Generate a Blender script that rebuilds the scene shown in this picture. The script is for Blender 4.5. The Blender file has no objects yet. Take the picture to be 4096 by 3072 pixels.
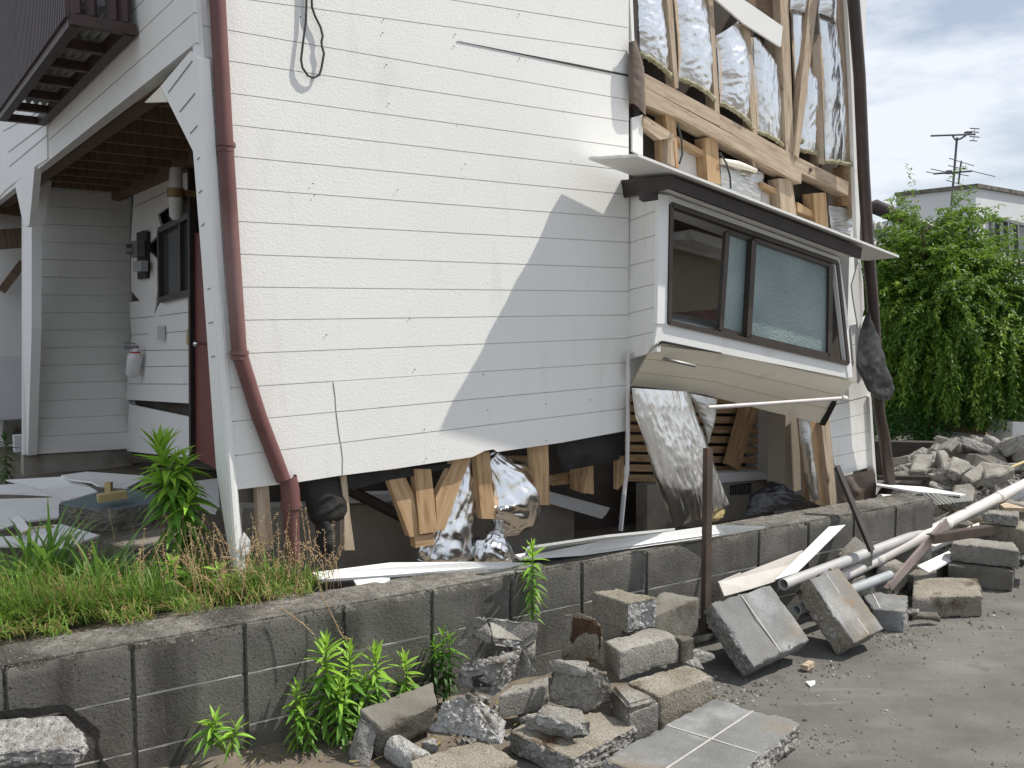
import bpy, bmesh, math, random
from mathutils import Vector as Vec, noise, Matrix
rnd = random.Random(7)
S = bpy.context.scene
COL = S.collection
# ------------------------------------------------------------------ camera, sky, sun, exposure
FPX, HY, H = 3640.0, 1260.0, 1.7
TH = math.atan((1536-HY)/FPX); CT, ST = math.cos(TH), math.sin(TH)
CAM = Vec((0, 0, H))
cd = bpy.data.cameras.new('camera'); cam = bpy.data.objects.new('camera', cd); COL.objects.link(cam)
cam.location = CAM; cam.rotation_euler = (math.pi/2-TH, 0, 0)
cd.sensor_width = 36; cd.lens = 36*FPX/4096; cd.clip_start = .05; cd.clip_end = 2000
S.camera = cam
S.view_settings.view_transform = 'Standard'; S.view_settings.look = 'None'
S.view_settings.gamma = 1; S.view_settings.use_curve_mapping = False
S.view_settings.exposure = 0.27
SUN = Vec((1.034, .191, 1.43)).normalized()
sl = bpy.data.lights.new('sun', 'SUN'); sl.energy = 4.3; sl.angle = math.radians(.6); sl.color = (1, .95, .87)
so = bpy.data.objects.new('sun', sl); COL.objects.link(so); so.location = (6, 2, 9)
so.rotation_euler = SUN.to_track_quat('Z', 'Y').to_euler()
wd = bpy.data.worlds.new('World'); S.world = wd; wd.use_nodes = True
nt = wd.node_tree; nt.nodes.clear()
N = nt.nodes.new; LK = nt.links.new
sky = N('ShaderNodeTexSky'); sky.sky_type = 'NISHITA'; sky.sun_disc = False
sky.sun_elevation = math.asin(SUN.z); sky.sun_rotation = math.atan2(SUN.x, SUN.y)
sky.air_density = 1.0; sky.dust_density = 1.5; sky.ozone_density = 1.5
tc = N('ShaderNodeTexCoord'); mp = N('ShaderNodeMapping'); mp.inputs['Scale'].default_value = (1.1, 1.1, 3.4)
mp.inputs['Rotation'].default_value = (.1, .25, .3)
nz = N('ShaderNodeTexNoise'); nz.inputs['Scale'].default_value = 4.2; nz.inputs['Detail'].default_value = 7; nz.inputs['Roughness'].default_value = .55
rp = N('ShaderNodeValToRGB'); rp.color_ramp.elements[0].position = .40; rp.color_ramp.elements[1].position = .60
rp.color_ramp.elements[0].color = (.30, .30, .30, 1)
mx = N('ShaderNodeMix'); mx.data_type = 'RGBA'; mx.inputs['B'].default_value = (8.7, 9.15, 9.9, 1)
bg = N('ShaderNodeBackground'); bg.inputs['Strength'].default_value = .085
out = N('ShaderNodeOutputWorld')
LK(tc.outputs['Generated'], mp.inputs['Vector']); LK(mp.outputs['Vector'], nz.inputs['Vector']); LK(nz.outputs['Fac'], rp.inputs['Fac'])
LK(rp.outputs['Color'], mx.inputs['Factor']); LK(sky.outputs['Color'], mx.inputs['A']); LK(mx.outputs['Result'], bg.inputs['Color'])
LK(bg.outputs['Background'], out.inputs['Surface'])
S.cycles.max_bounces = 8; S.cycles.diffuse_bounces = 4; S.cycles.glossy_bounces = 4; S.cycles.transmission_bounces = 4

# ------------------------------------------------------------------ measuring: photo pixel -> ray -> plane
def ray(x, y):
    dx, dy = (x-2048)/FPX, (1536-y)/FPX
    return Vec((dx, CT+dy*ST, -ST+dy*CT))
CV = dict(s=(0, 0, 1), c1=(0, 0, 1.6201), c2=(0, 1024, 1.6201), c3=(0, 1800, 1.3046), c4=(1024, 1500, 1.8072), c5=(1100, 2200, 1.9027),
          c6=(2200, 2048, 1.62), c7=(3000, 1500, 1.5082), c8=(2300, 1200, 1.6592), d1=(2300, 0, 1.7015), d2=(3300, 300, 1.1055),
          d3=(2300, 600, 1.7015), d4=(700, 0, 1.3825), d5=(800, 900, 1.2759), F=(0, 0, .54004), e1=(1700, 2450, 2.212),
          e2=(3400, 1750, 3.178), e3=(3500, 2050, 3.319), e4=(0, 700, 2.765), e5=(0, 1750, 2.458), e6=(2900, 2450, 1.8495), e7=(2400, 1500, 2.553))
def px(c, x, y):
    a = CV[c]; return (a[0]+x/a[2], a[1]+y/a[2])
class Plane:
    def __init__(s, p, n): s.p = Vec(p); s.n = Vec(n).normalized()
    def hit(s, x, y, off=0.0):
        r = ray(x, y); q = s.p+s.n*off
        return CAM+r*((q-CAM).dot(s.n)/r.dot(s.n))
    def at(s, c, pts, off=0.0):
        return [s.hit(*px(c, q[0], q[1]), off+(q[2] if len(q) > 2 else 0)) for q in pts]
def G(x, y, z=0.0):
    r = ray(x, y); return CAM+r*((z-H)/r.z)
def Gs(c, pts): return [G(*px(c, x, y), z) for x, y, z in pts]
def atd(c, x, y, d):
    r = ray(*px(c, x, y)); return CAM+r*(d/r.y)          # point at a given depth
U = Vec((5052, 3640, 0)).normalized(); V = Vec((-U.y, U.x, 0))
WU = Vec((5752, 3640, 0)).normalized(); WV = Vec((-WU.y, WU.x, 0))
CORNER = G(950, 2335, .52)
FW = Plane(CORNER, -V)                                   # main front wall, normal to the viewer
J = FW.hit(2508, 1040)
E1 = ray(7300, 2463).normalized(); NR = Vec((E1.y, -E1.x, 0)).normalized()
FR = Plane(J, NR)                                        # right hand stretch of the front, turned and dropped
ctop = FW.hit(772, 0)
AP = Plane(CORNER, V.cross(ctop-CORNER)); 
if AP.n.dot(U) > 0: AP.n = -AP.n                         # leaning gable side, normal to the left
AV = Plane(CORNER, -U)
POSTB = AV.hit(110, 1830)
BW = Plane(POSTB, -V)                                    # far wall of the porch
INNER = BW.hit(515, 1800)
DW = Plane(INNER, -U)                                    # wall with the door
LW = Plane(WV*3.36, -WV)                                 # low block wall face

# ------------------------------------------------------------------ objects
WL = {}
def tag(o, label=None, cat=None, group=None, kind=None):
    if label: o['label'] = label
    if cat: o['category'] = cat
    if group: o['group'] = group
    if kind: o['kind'] = kind
    return o
def thing(name, label, cat, loc, group=None):
    o = bpy.data.objects.new(name, None); COL.objects.link(o); o.empty_display_size = .1
    o.location = loc; WL[o] = Vec(loc); return tag(o, label, cat, group)
def link(name, me, mats, parent=None):
    if parent is not None: base = WL[parent]
    else:
        n = len(me.vertices); lo = Vec((1e9,)*3); hi = -lo
        for v in me.vertices:
            for i in range(3): lo[i] = min(lo[i], v.co[i]); hi[i] = max(hi[i], v.co[i])
        base = Vec(((lo.x+hi.x)/2, (lo.y+hi.y)/2, lo.z))
    me.transform(Matrix.Translation(-base))
    for m in (mats if isinstance(mats, (list, tuple)) else [mats]): me.materials.append(m)
    o = bpy.data.objects.new(name, me); COL.objects.link(o)
    if parent is not None: o.parent = parent; WL[o] = base
    else: o.location = base; WL[o] = base
    return o
class MB:
    """collects geometry; uvw = a per point coordinate running along the longest side of each piece"""
    def __init__(s): s.v = []; s.f = []; s.w = []; s.sm = []; s.mi = []
    def add(s, vs, fs, w=None, smooth=False, mi=0):
        o = len(s.v); s.v += [tuple(p) for p in vs]; s.f += [tuple(i+o for i in f) for f in fs]
        s.w += [tuple(q) for q in (w or vs)]; s.sm += [smooth]*len(fs); s.mi += [mi]*len(fs); return s
    def prism(s, pts, vec, mi=0, axis=None):
        pts = [Vec(p) for p in pts]; n = len(pts); vec = Vec(vec)
        nn = Vec((0, 0, 0))
        for i in range(n): nn += pts[i].cross(pts[(i+1) % n])
        if nn.dot(vec) > 0: pts = pts[::-1]
        vs = pts+[p+vec for p in pts]
        fs = [tuple(range(n)), tuple(range(2*n-1, n-1, -1))]+[(i, i+n, (i+1) % n+n, (i+1) % n) for i in range(n)]
        if axis is None:
            axis = max((pts[(i+1) % n]-pts[i] for i in range(n)), key=lambda a: a.length)
        ax = axis.normalized(); b = vec.normalized(); c = ax.cross(b)
        r = Vec((rnd.uniform(0, 40), rnd.uniform(0, 40), rnd.uniform(0, 40)))
        return s.add(vs, fs, [(p.dot(ax)+r.x, p.dot(b)+r.y, p.dot(c)+r.z) for p in vs], mi=mi)
    def beam(s, a, b, w, h, up=(0, 0, 1), mi=0):
        a, b = Vec(a), Vec(b); d = (b-a).normalized(); u = Vec(up)
        sd = d.cross(u); sd = (sd if sd.length > 1e-4 else d.cross(Vec((0, 1, 0)))).normalized(); uu = sd.cross(d)
        q = [a+sd*(i*w/2)+uu*(j*h/2) for i, j in ((-1, -1), (1, -1), (1, 1), (-1, 1))]
        return s.prism(q, b-a, mi, axis=b-a)
    def tube(s, path, r, seg=14, caps=True, mi=0, hollow=False):
        path = [Vec(p) for p in path]; rr = r if isinstance(r, (list, tuple)) else [r]*len(path)
        vs, fs, w = [], [], []; ref = None; ln = 0
        for i, p in enumerate(path):
            d = (path[min(i+1, len(path)-1)]-path[max(i-1, 0)]).normalized()
            if ref is None: ref = d.orthogonal().normalized()
            ref = (ref-d*ref.dot(d)).normalized(); b = d.cross(ref)
            if i: ln += (p-path[i-1]).length
            for k in range(seg):
                t = 2*math.pi*k/seg; vs.append(p+(ref*math.cos(t)+b*math.sin(t))*rr[i]); w.append((ln, math.cos(t)*rr[i], math.sin(t)*rr[i]))
        for i in range(len(path)-1):
            for k in range(seg):
                a = i*seg+k; b2 = i*seg+(k+1) % seg; fs.append((a, b2, b2+seg, a+seg))
        s.add(vs, fs, w, True, mi)
        if caps:
            s.add(vs[:seg], [tuple(range(seg-1, -1, -1))], w[:seg], False, mi); s.add(vs[-seg:], [tuple(range(seg))], w[-seg:], False, mi)
        return s
    def build(s, name, mats, parent=None):
        me = bpy.data.meshes.new(name); me.from_pydata(s.v, [], s.f); 
        at = me.attributes.new('uvw', 'FLOAT_VECTOR', 'POINT'); at.data.foreach_set('vector', [c for q in s.w for c in q])
        me.polygons.foreach_set('use_smooth', s.sm); me.polygons.foreach_set('material_index', s.mi); me.update()
        return link(name, me, mats, parent)
def fbm(p, sc, o=0.0): return noise.noise(Vec((p.x*sc+o, p.y*sc-o, p.z*sc+o*.7)))
def loft(L, R, nu, nv, bulge, wr, seed, nrm, wsc=(1, 1), edge=.5):
    """sheet stretched between two polylines, swollen towards nrm, with creases"""
    def samp(P, t):
        P = [Vec(p) for p in P]; ls = [0]
        for i in range(len(P)-1): ls.append(ls[-1]+(P[i+1]-P[i]).length)
        q = t*ls[-1]
        for i in range(len(P)-1):
            if q <= ls[i+1] or i == len(P)-2:
                k = (q-ls[i])/max(1e-9, ls[i+1]-ls[i]); return P[i].lerp(P[i+1], max(0, min(1, k)))
    vs, w = [], []
    for j in range(nv+1):
        v = j/nv; a, b = samp(L, v), samp(R, v)
        for i in range(nu+1):
            u = i/nu; p = a.lerp(b, u)
            env = (max(0, math.sin(math.pi*u))**edge)*(max(0, math.sin(math.pi*(.12+.8*v)))**.5)
            q = Vec((u*(b-a).length*wsc[0]+.25*v*wsc[1], v*wsc[1]*.55, seed*3.1))
            c = 1-abs(noise.noise(q*12))*2; c2 = 1-abs(noise.noise(q*29+Vec((5, seed, 0))))*2; c3 = noise.noise(q*4)
            vs.append(p+nrm*(bulge*env+wr*(.55*c+.22*c2+1.2*c3)*(.35+.65*env))); w.append((u*(b-a).length, v, seed))
    fs = [(j*(nu+1)+i, j*(nu+1)+i+1, (j+1)*(nu+1)+i+1, (j+1)*(nu+1)+i) for j in range(nv) for i in range(nu)]
    return vs, fs, w
def rough(pieces, seed, amp=.004, L=.035, bev=.009, fine=False, big=0.0):
    """broken masonry: pieces = list of (top points, extrusion vector, broken side indices)"""
    bm = bmesh.new()
    for pts, vec, brk in pieces:
        if vec is None:
            vv = [bm.verts.new(p) for p in pts]; r = bmesh.ops.convex_hull(bm, input=vv)
            junk = [g for g in r['geom_interior'] if isinstance(g, bmesh.types.BMVert)]
            if junk: bmesh.ops.delete(bm, geom=junk, context='VERTS')
            for f in bm.faces: 
                if brk: f.material_index = 1
            continue
        pts = [Vec(p) for p in pts]; n = len(pts); vec = Vec(vec); nn = Vec()
        for i in range(n): nn += pts[i].cross(pts[(i+1) % n])
        rev = nn.dot(vec) > 0
        a = [bm.verts.new(p) for p in pts]; b = [bm.verts.new(p+vec) for p in pts]
        def face(q, m):
            f = bm.faces.new(q[::-1] if rev else q); f.material_index = m
        face(a, 0); face(b[::-1], 0)
        for i in range(n): face([a[i], b[i], b[(i+1) % n], a[(i+1) % n]], 1 if i in brk else 0)
    bm.normal_update()
    ed = [e for e in bm.edges if len(e.link_faces) == 2 and e.calc_face_angle(0) > .5]
    seg = [(e.verts[0].co.copy(), e.verts[1].co-e.verts[0].co) for e in ed] if fine else []
    def near(p):
        m = 1.0
        for a, d in seg:
            q = p-a; t = max(0, min(1, q.dot(d)/max(1e-9, d.length_squared))); m = min(m, (q-d*t).length_squared)
        return math.sqrt(m)
    bmesh.ops.bevel(bm, geom=ed, offset=bev*(.5 if fine else 1), segments=1 if bev < .02 else 3, affect='EDGES', clamp_overlap=True)
    bmesh.ops.triangulate(bm, faces=bm.faces[:])
    for k in range(7):
        es = []
        for e in bm.edges:
            l = e.calc_length()
            lim = L*.5 if any(f.material_index for f in e.link_faces) else L
            if l > lim: es.append(e)
            elif fine and l > .011 and near((e.verts[0].co+e.verts[1].co)/2) < .012: es.append(e)
        if not es or len(bm.verts) > 12000: break
        bmesh.ops.subdivide_edges(bm, edges=es, cuts=1); bmesh.ops.triangulate(bm, faces=bm.faces[:])
    bm.normal_update(); o = seed*1.37
    mv = []
    for v in bm.verts:
        k = sum(f.material_index for f in v.link_faces)/max(1, len(v.link_faces)); p = v.co
        d = amp*(fbm(p, 9, o)*1.0+fbm(p, 28, o)*.6)+amp*.3*fbm(p, 85, o)+k*(.012*fbm(p, 16, o)+.009*(abs(fbm(p, 45, o))*2-.4)+.004*fbm(p, 90, o))
        if big: d += big*fbm(p, 5, o)
        if fine:
            m = near(p)
            if m < .03:
                c = max(0, fbm(p, 11, o+3)-.08)*.036+max(0, fbm(p, 32, o+9)+.05)*.008+.0008
                d -= c*max(0, 1-m/.018)**1.2
        mv.append((v, v.normal*d))
    for v, d in mv: v.co += d
    bm.normal_update()
    for f in bm.faces: f.smooth = True
    for e in bm.edges:
        if e.calc_face_angle(0) > .6: e.smooth = False
    me = bpy.data.meshes.new('rubble'); bm.to_mesh(me); bm.free(); return me

# ------------------------------------------------------------------ materials
def mat(name, cols, scale=6.0, rough=.8, bump=0.0, bscale=60.0, metal=0.0, coord='pos', stretch=(1, 1, 1), detail=6, spots=None, spec=.4, moss=None, trans=None, rrange=None, bdist=.01, bdetail=4, streak=None):
    m = bpy.data.materials.new(name); m.use_nodes = True; t = m.node_tree; n = t.nodes; l = t.links; b = n['Principled BSDF']
    def nd(k): return n.new(k)
    if coord == 'pos': g = nd('ShaderNodeNewGeometry'); src = g.outputs['Position']
    elif coord == 'uvw': g = nd('ShaderNodeAttribute'); g.attribute_name = 'uvw'; src = g.outputs['Vector']
    else: g = nd('ShaderNodeTexCoord'); src = g.outputs['Object']
    mp = nd('ShaderNodeMapping'); mp.inputs['Scale'].default_value = stretch; l.new(src, mp.inputs['Vector'])
    nz = nd('ShaderNodeTexNoise'); nz.inputs['Scale'].default_value = scale; nz.inputs['Detail'].default_value = detail; nz.inputs['Roughness'].default_value = .6
    l.new(mp.outputs['Vector'], nz.inputs['Vector'])
    r = nd('ShaderNodeValToRGB'); l.new(nz.outputs['Fac'], r.inputs['Fac'])
    e = r.color_ramp.elements; k = len(cols)
    for i, c in enumerate(cols):
        p = .3+.4*i/max(1, k-1)
        q = e[i] if i < 2 else e.new(p); q.position = p; q.color = (*c, 1)
    col = r.outputs['Color']
    def layer(col, color, sc, lo, hi, st=(1, 1, 1), src2=None, det=4):
        mp2 = nd('ShaderNodeMapping'); mp2.inputs['Scale'].default_value = st; l.new(src2 or src, mp2.inputs['Vector'])
        z = nd('ShaderNodeTexNoise'); z.inputs['Scale'].default_value = sc; z.inputs['Detail'].default_value = det; l.new(mp2.outputs['Vector'], z.inputs['Vector'])
        q = nd('ShaderNodeMapRange'); q.inputs['From Min'].default_value = lo; q.inputs['From Max'].default_value = hi; l.new(z.outputs['Fac'], q.inputs['Value'])
        x = nd('ShaderNodeMix'); x.data_type = 'RGBA'; x.inputs['B'].default_value = (*color, 1)
        l.new(q.outputs['Result'], x.inputs['Factor']); l.new(col, x.inputs['A']); return x.outputs['Result']
    for sp in (spots or []): col = layer(col, *sp)
    l.new(col, b.inputs['Base Color'])
    b.inputs['Roughness'].default_value = rough; b.inputs['Metallic'].default_value = metal; b.inputs['Specular IOR Level'].default_value = spec
    if rrange:
        q = nd('ShaderNodeMapRange'); q.inputs['To Min'].default_value = rrange[0]; q.inputs['To Max'].default_value = rrange[1]
        l.new(nz.outputs['Fac'], q.inputs['Value']); l.new(q.outputs['Result'], b.inputs['Roughness'])
    if bump:
        z = nd('ShaderNodeTexNoise'); z.inputs['Scale'].default_value = bscale; z.inputs['Detail'].default_value = bdetail; z.inputs['Roughness'].default_value = .65
        l.new(mp.outputs['Vector'], z.inputs['Vector'])
        bp = nd('ShaderNodeBump'); bp.inputs['Strength'].default_value = bump; bp.inputs['Distance'].default_value = bdist
        l.new(z.outputs['Fac'], bp.inputs['Height']); l.new(bp.outputs['Normal'], b.inputs['Normal'])
    if trans:
        b.inputs['Subsurface Weight'].default_value = 0
        tr = nd('ShaderNodeBsdfTranslucent'); tr.inputs['Color'].default_value = (*trans, 1)
        ms = nd('ShaderNodeMixShader'); ms.inputs['Fac'].default_value = .35
        l.new(b.outputs['BSDF'], ms.inputs[1]); l.new(tr.outputs['BSDF'], ms.inputs[2]); l.new(ms.outputs['Shader'], n['Material Output'].inputs['Surface'])
    return m
M = {}
M['siding'] = mat('white siding paint', [(.78, .775, .75), (.82, .815, .79)], 1.3, .55, .30, 95, bdist=.006, spots=[((.64, .62, .56), 2.2, .60, .95, (1, 1, .5)), ((.68, .66, .60), 9, .60, .95, (1, 1, .22)), ((.42, .38, .32), 38, .72, .80)])
M['siding_smooth'] = mat('plain white panel', [(.74, .74, .72), (.80, .80, .78)], 2.0, .5, .15, 60, spots=[((.55, .53, .48), 3, .62, .9)])
M['dusty_board'] = mat('dusty broken board', [(.44, .41, .38), (.58, .55, .51)], 3, .7, .2, 50, spots=[((.30, .25, .20), 6, .60, .8)])
M['trim'] = mat('white trim paint', [(.80, .80, .79), (.84, .84, .82)], 3, .5, .1, 50, spots=[((.5, .48, .44), 30, .7, .8)])
M['cream'] = mat('cream soffit board', [(.80, .755, .63), (.84, .80, .68)], 2, .6, .12, 60, spots=[((.55, .5, .4), 4, .62, .85)])
M['wood'] = mat('raw pine', [(.30, .175, .085), (.47, .31, .17), (.56, .40, .24)], 5, .75, .25, 40, coord='uvw', stretch=(1, 9, 9), spots=[((.16, .085, .04), 9, .70, .80, (1, 2.4, 2.4))])
M['wood_grey'] = mat('weathered pine', [(.30, .22, .15), (.46, .36, .26), (.54, .44, .33)], 5, .8, .25, 40, coord='uvw', stretch=(1, 9, 9), spots=[((.18, .10, .06), 8, .68, .8, (1, 2.4, 2.4))])
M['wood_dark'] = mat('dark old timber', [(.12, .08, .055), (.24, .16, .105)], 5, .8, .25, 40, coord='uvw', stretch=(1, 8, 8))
M['foil'] = mat('silver foil', [(.82, .82, .82), (.95, .95, .95)], 8, .22, .13, 26, metal=1, coord='uvw', stretch=(1.5, .8, 1), rrange=(.18, .32), bdist=.018, bdetail=4)
M['foil_long'] = mat('silver foil with long creases', [(.80, .80, .80), (.93, .93, .93)], 8, .22, .14, 20, metal=1, coord='uvw', stretch=(2.6, .35, 1), rrange=(.18, .30), bdist=.018, bdetail=3)
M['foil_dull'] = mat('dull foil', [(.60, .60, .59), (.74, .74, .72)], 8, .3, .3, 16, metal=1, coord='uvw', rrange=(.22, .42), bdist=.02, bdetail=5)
M['wool'] = mat('glass wool', [(.50, .40, .16), (.72, .60, .32)], 30, .95, .8, 90)
M['wool_green'] = mat('dirty glass wool', [(.22, .21, .11), (.50, .47, .33)], 30, .95, .8, 90)
M['bag'] = mat('black plastic', [(.014, .014, .016), (.035, .035, .04)], 5, .2, .6, 22, rrange=(.08, .25), bdist=.03, spec=.9)
M['felt'] = mat('black roofing felt', [(.012, .012, .012), (.035, .033, .031)], 6, .75, .4, 60)  # also colours strips and patches that stand in for shade in gaps
M['sheet_black'] = mat('black bitumen sheet', [(.02, .02, .021), (.05, .049, .048)], 6, .5, .3, 30, rrange=(.35, .6))
M['felt_brown'] = mat('brown building paper', [(.10, .075, .06), (.19, .15, .125)], 5, .8, .3, 50)
M['pipe_red'] = mat('maroon pipe paint', [(.115, .048, .047), (.165, .075, .071)], 4, .5, .08, 40, spots=[((.25, .17, .16), 2.5, .52, .8, (1, 1, .4)), ((.09, .06, .05), 14, .62, .75)])
M['pipe_brown'] = mat('brown pipe plastic', [(.035, .024, .02), (.06, .042, .035)], 4, .4)
M['pipe_white'] = mat('white pipe plastic', [(.54, .51, .49), (.64, .61, .58)], 5, .38, spots=[((.42, .36, .32), 7, .6, .8)])
M['pipe_pale_shaded'] = mat('shaded pale pipe plastic', [(.36, .36, .36), (.46, .46, .45)], 5, .45, spots=[((.25, .22, .2), 7, .6, .8)])  # greyer than the white pipe: shade under the longest pipe is in the colour
M['pipe_grey'] = mat('grey pipe plastic', [(.30, .32, .33), (.38, .40, .41)], 5, .4)
M['steel_brown'] = mat('brown steel', [(.05, .036, .03), (.085, .062, .052)], 8, .45, spots=[((.13, .06, .03), 14, .6, .75)])
M['alu_brown'] = mat('bronze aluminium', [(.055, .045, .038), (.075, .062, .054)], 8, .38, metal=.3)
M['frame_pale'] = mat('pale brown frame', [(.36, .28, .26), (.46, .38, .35)], 6, .5)
M['dark'] = mat('dark room', [(.055, .047, .040), (.10, .083, .068)], 3, .9)  # dark colour standing in for shade inside rooms and hollows
M['room'] = mat('interior plaster', [(.34, .30, .24), (.42, .37, .30)], 2, .9)
M['board'] = mat('plasterboard', [(.62, .61, .60), (.70, .69, .68)], 3, .9, spots=[((.4, .38, .35), 5, .6, .8)])
M['door'] = mat('red door', [(.16, .045, .040), (.20, .06, .052)], 4, .5)
M['fascia'] = mat('dark brown fascia', [(.022, .016, .014), (.045, .034, .03)], 8, .5, .1, 30)
M['clad'] = mat('dark cladding', [(.045, .026, .025), (.075, .045, .042)], 6, .5)
M['rib'] = mat('corrugated plastic', [(.30, .30, .28), (.42, .42, .39)], 4, .5)
M['concrete'] = mat('concrete', [(.155, .147, .130), (.24, .228, .203), (.31, .297, .267)], 5, .9, .55, 70, spots=[((.12, .095, .06), 4.0, .56, .74), ((.09, .08, .065), 150, .56, .66), ((.46, .45, .43), 170, .60, .70), ((.42, .41, .39), 9, .64, .78)], bdist=.012)
M['concrete_tile'] = mat('smooth grey concrete', [(.135, .138, .138), (.20, .204, .203)], 5, .85, .3, 90, spots=[((.19, .16, .115), 2.3, .50, .63), ((.24, .11, .045), 5.2, .66, .78), ((.36, .365, .37), 3.5, .56, .76), ((.13, .125, .115), 160, .58, .68), ((.38, .38, .38), 180, .62, .72)], bdist=.008)
M['concrete_brown'] = mat('brown stained concrete', [(.165, .145, .105), (.245, .222, .178), (.315, .297, .258)], 6, .95, .7, 80, spots=[((.065, .033, .015), 5.0, .58, .68), ((.10, .08, .05), 140, .54, .66), ((.44, .42, .38), 160, .60, .70)], bdist=.01)
M['concrete_dark'] = mat('mossy dark concrete', [(.12, .11, .09), (.20, .19, .165)], 6, .95, .6, 80, spots=[((.05, .04, .028), 5, .55, .7)], bdist=.01)
M['moss'] = mat('brown dry moss', [(.05, .028, .016), (.12, .07, .04)], 14, .98, .9, 60, bdist=.02)
M['broken'] = mat('broken concrete', [(.17, .16, .145), (.31, .30, .28), (.46, .45, .43)], 40, .95, 1, 45, spots=[((.13, .10, .065), 7, .56, .72), ((.07, .06, .05), 80, .60, .70)], bdist=.03)
M['broken_white'] = mat('pale broken mortar', [(.24, .235, .22), (.42, .415, .40), (.56, .555, .54)], 40, .95, 1, 45, bdist=.03, spots=[((.13, .11, .085), 6, .58, .72), ((.10, .095, .085), 70, .60, .70)])
M['mortar'] = mat('pale mortar', [(.42, .40, .36), (.52, .50, .46)], 20, .95, .4, 80)
M['wallblock'] = mat('weathered wall concrete', [(.075, .072, .063), (.120, .115, .102), (.160, .154, .138)], 3.2, .95, .5, 85, spots=[((.034, .032, .028), 5.5, .53, .74, (1, 1, .10)), ((.20, .19, .17), 2.0, .56, .8), ((.17, .165, .15), 150, .62, .74), ((.02, .02, .018), 110, .60, .72)], bdist=.008)
M['walltop'] = mat('gritty wall top', [(.10, .095, .08), (.17, .16, .14), (.25, .24, .215)], 26, .95, .9, 70, spots=[((.055, .05, .042), 3.2, .44, .62), ((.04, .037, .03), 60, .58, .68), ((.36, .35, .32), 110, .62, .70)], bdist=.015)
M['foundation'] = mat('foundation concrete', [(.25, .23, .20), (.36, .335, .30)], 3, .9, .3, 60, spots=[((.10, .08, .06), 2.2, .55, .75)])
M['asphalt'] = mat('asphalt', [(.090, .087, .078), (.125, .121, .110), (.155, .150, .138)], 2.6, .92, .6, 210, spots=[((.24, .235, .22), 190, .64, .72), ((.20, .195, .18), 1.1, .52, .8, (1, 3, 1)), ((.23, .225, .21), 5, .62, .80, (.35, 2.2, 1)), ((.075, .072, .064), 4.5, .62, .80), ((.05, .048, .044), 160, .62, .70)], bdist=.006)
M['dirt'] = mat('dirt', [(.11, .09, .07), (.20, .17, .13)], 7, .95, .6, 60)
M['blue'] = mat('blue grey concrete top', [(.10, .135, .15), (.14, .18, .195)], 5, .8, .2, 60)
M['glass_frost'] = mat('frosted glass', [(.12, .155, .165), (.19, .26, .26), (.30, .36, .355)], 1.3, .25, .9, 45, coord='pos', spec=.8, bdist=.010, detail=2)
M['glass_dark'] = mat('dark pane', [(.05, .055, .06), (.07, .075, .08)], 2, .12, spec=.8)
M['glass_blue'] = mat('blue pane', [(.16, .27, .38), (.2, .33, .45)], 2, .15, spec=.8)
M['grey'] = mat('grey metal', [(.2, .2, .2), (.28, .28, .28)], 8, .4, metal=.6)
M['chrome'] = mat('chrome', [(.7, .7, .7), (.8, .8, .8)], 8, .15, metal=1)
M['white_gloss'] = mat('white enamel', [(.72, .72, .72), (.78, .78, .78)], 5, .25)
M['lamp'] = mat('milky lamp glass', [(.62, .62, .60), (.70, .70, .68)], 5, .3)
M['brass'] = mat('old brass', [(.20, .12, .05), (.28, .18, .08)], 8, .5, metal=.3)
M['cable'] = mat('cable', [(.03, .035, .035), (.05, .055, .055)], 8, .5)
M['red'] = mat('red plastic', [(.4, .02, .02), (.5, .04, .03)], 8, .5)
M['leaf'] = mat('weed leaf', [(.10, .24, .03), (.17, .35, .055)], 9, .5, trans=(.24, .46, .05), spec=.35, spots=[((.30, .27, .07), 3.5, .60, .72), ((.13, .17, .06), 12, .55, .75)])
M['leaf_tip'] = mat('young weed leaf', [(.24, .45, .045), (.33, .56, .08)], 9, .5, trans=(.36, .56, .06), spec=.35)
M['leaf_shaded'] = mat('shaded weed leaf', [(.025, .085, .014), (.055, .14, .025)], 9, .5, trans=(.08, .2, .02))  # darker copy of the weed leaf, with the shade put into its colour
M['stem'] = mat('weed stem', [(.10, .16, .04), (.16, .2, .07)], 9, .7)
M['grass'] = mat('green grass', [(.10, .225, .028), (.18, .30, .045)], 3, .6, trans=(.2, .32, .04))
M['grass_dry'] = mat('dry grass', [(.25, .20, .07), (.40, .32, .14)], 5, .7, trans=(.3, .25, .1))
M['seed'] = mat('seed heads', [(.30, .20, .10), (.46, .34, .19)], 20, .8)
M['broadgrass'] = mat('broad grass blade', [(.12, .24, .05), (.20, .34, .09)], 4, .5, trans=(.2, .36, .06))
M['tree_leaf'] = mat('tree leaf', [(.036, .088, .013), (.072, .152, .022), (.13, .22, .037)], 2.2, .5, trans=(.20, .33, .04), spec=.35)
M['tree_tip'] = mat('light tree leaf', [(.17, .26, .035), (.26, .37, .065)], 3, .5, trans=(.2, .34, .04), spec=.3)
M['bark'] = mat('bark', [(.04, .03, .022), (.09, .07, .055)], 12, .9, .6, 40)
M['tile'] = mat('roof tile', [(.16, .16, .165), (.27, .27, .275)], 6, .5, .1, 40, spots=[((.38, .37, .36), 5, .55, .7)])
M['render_white'] = mat('white render', [(.62, .63, .64), (.70, .71, .72)], 1, .8, .1, 30)
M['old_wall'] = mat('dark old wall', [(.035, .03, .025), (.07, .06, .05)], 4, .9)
M['antenna'] = mat('antenna metal', [(.10, .10, .11), (.16, .16, .17)], 8, .5, metal=.5)
M['sheet_grey'] = mat('grey corrugated sheet', [(.15, .15, .14), (.22, .22, .2)], 5, .5)
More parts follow.
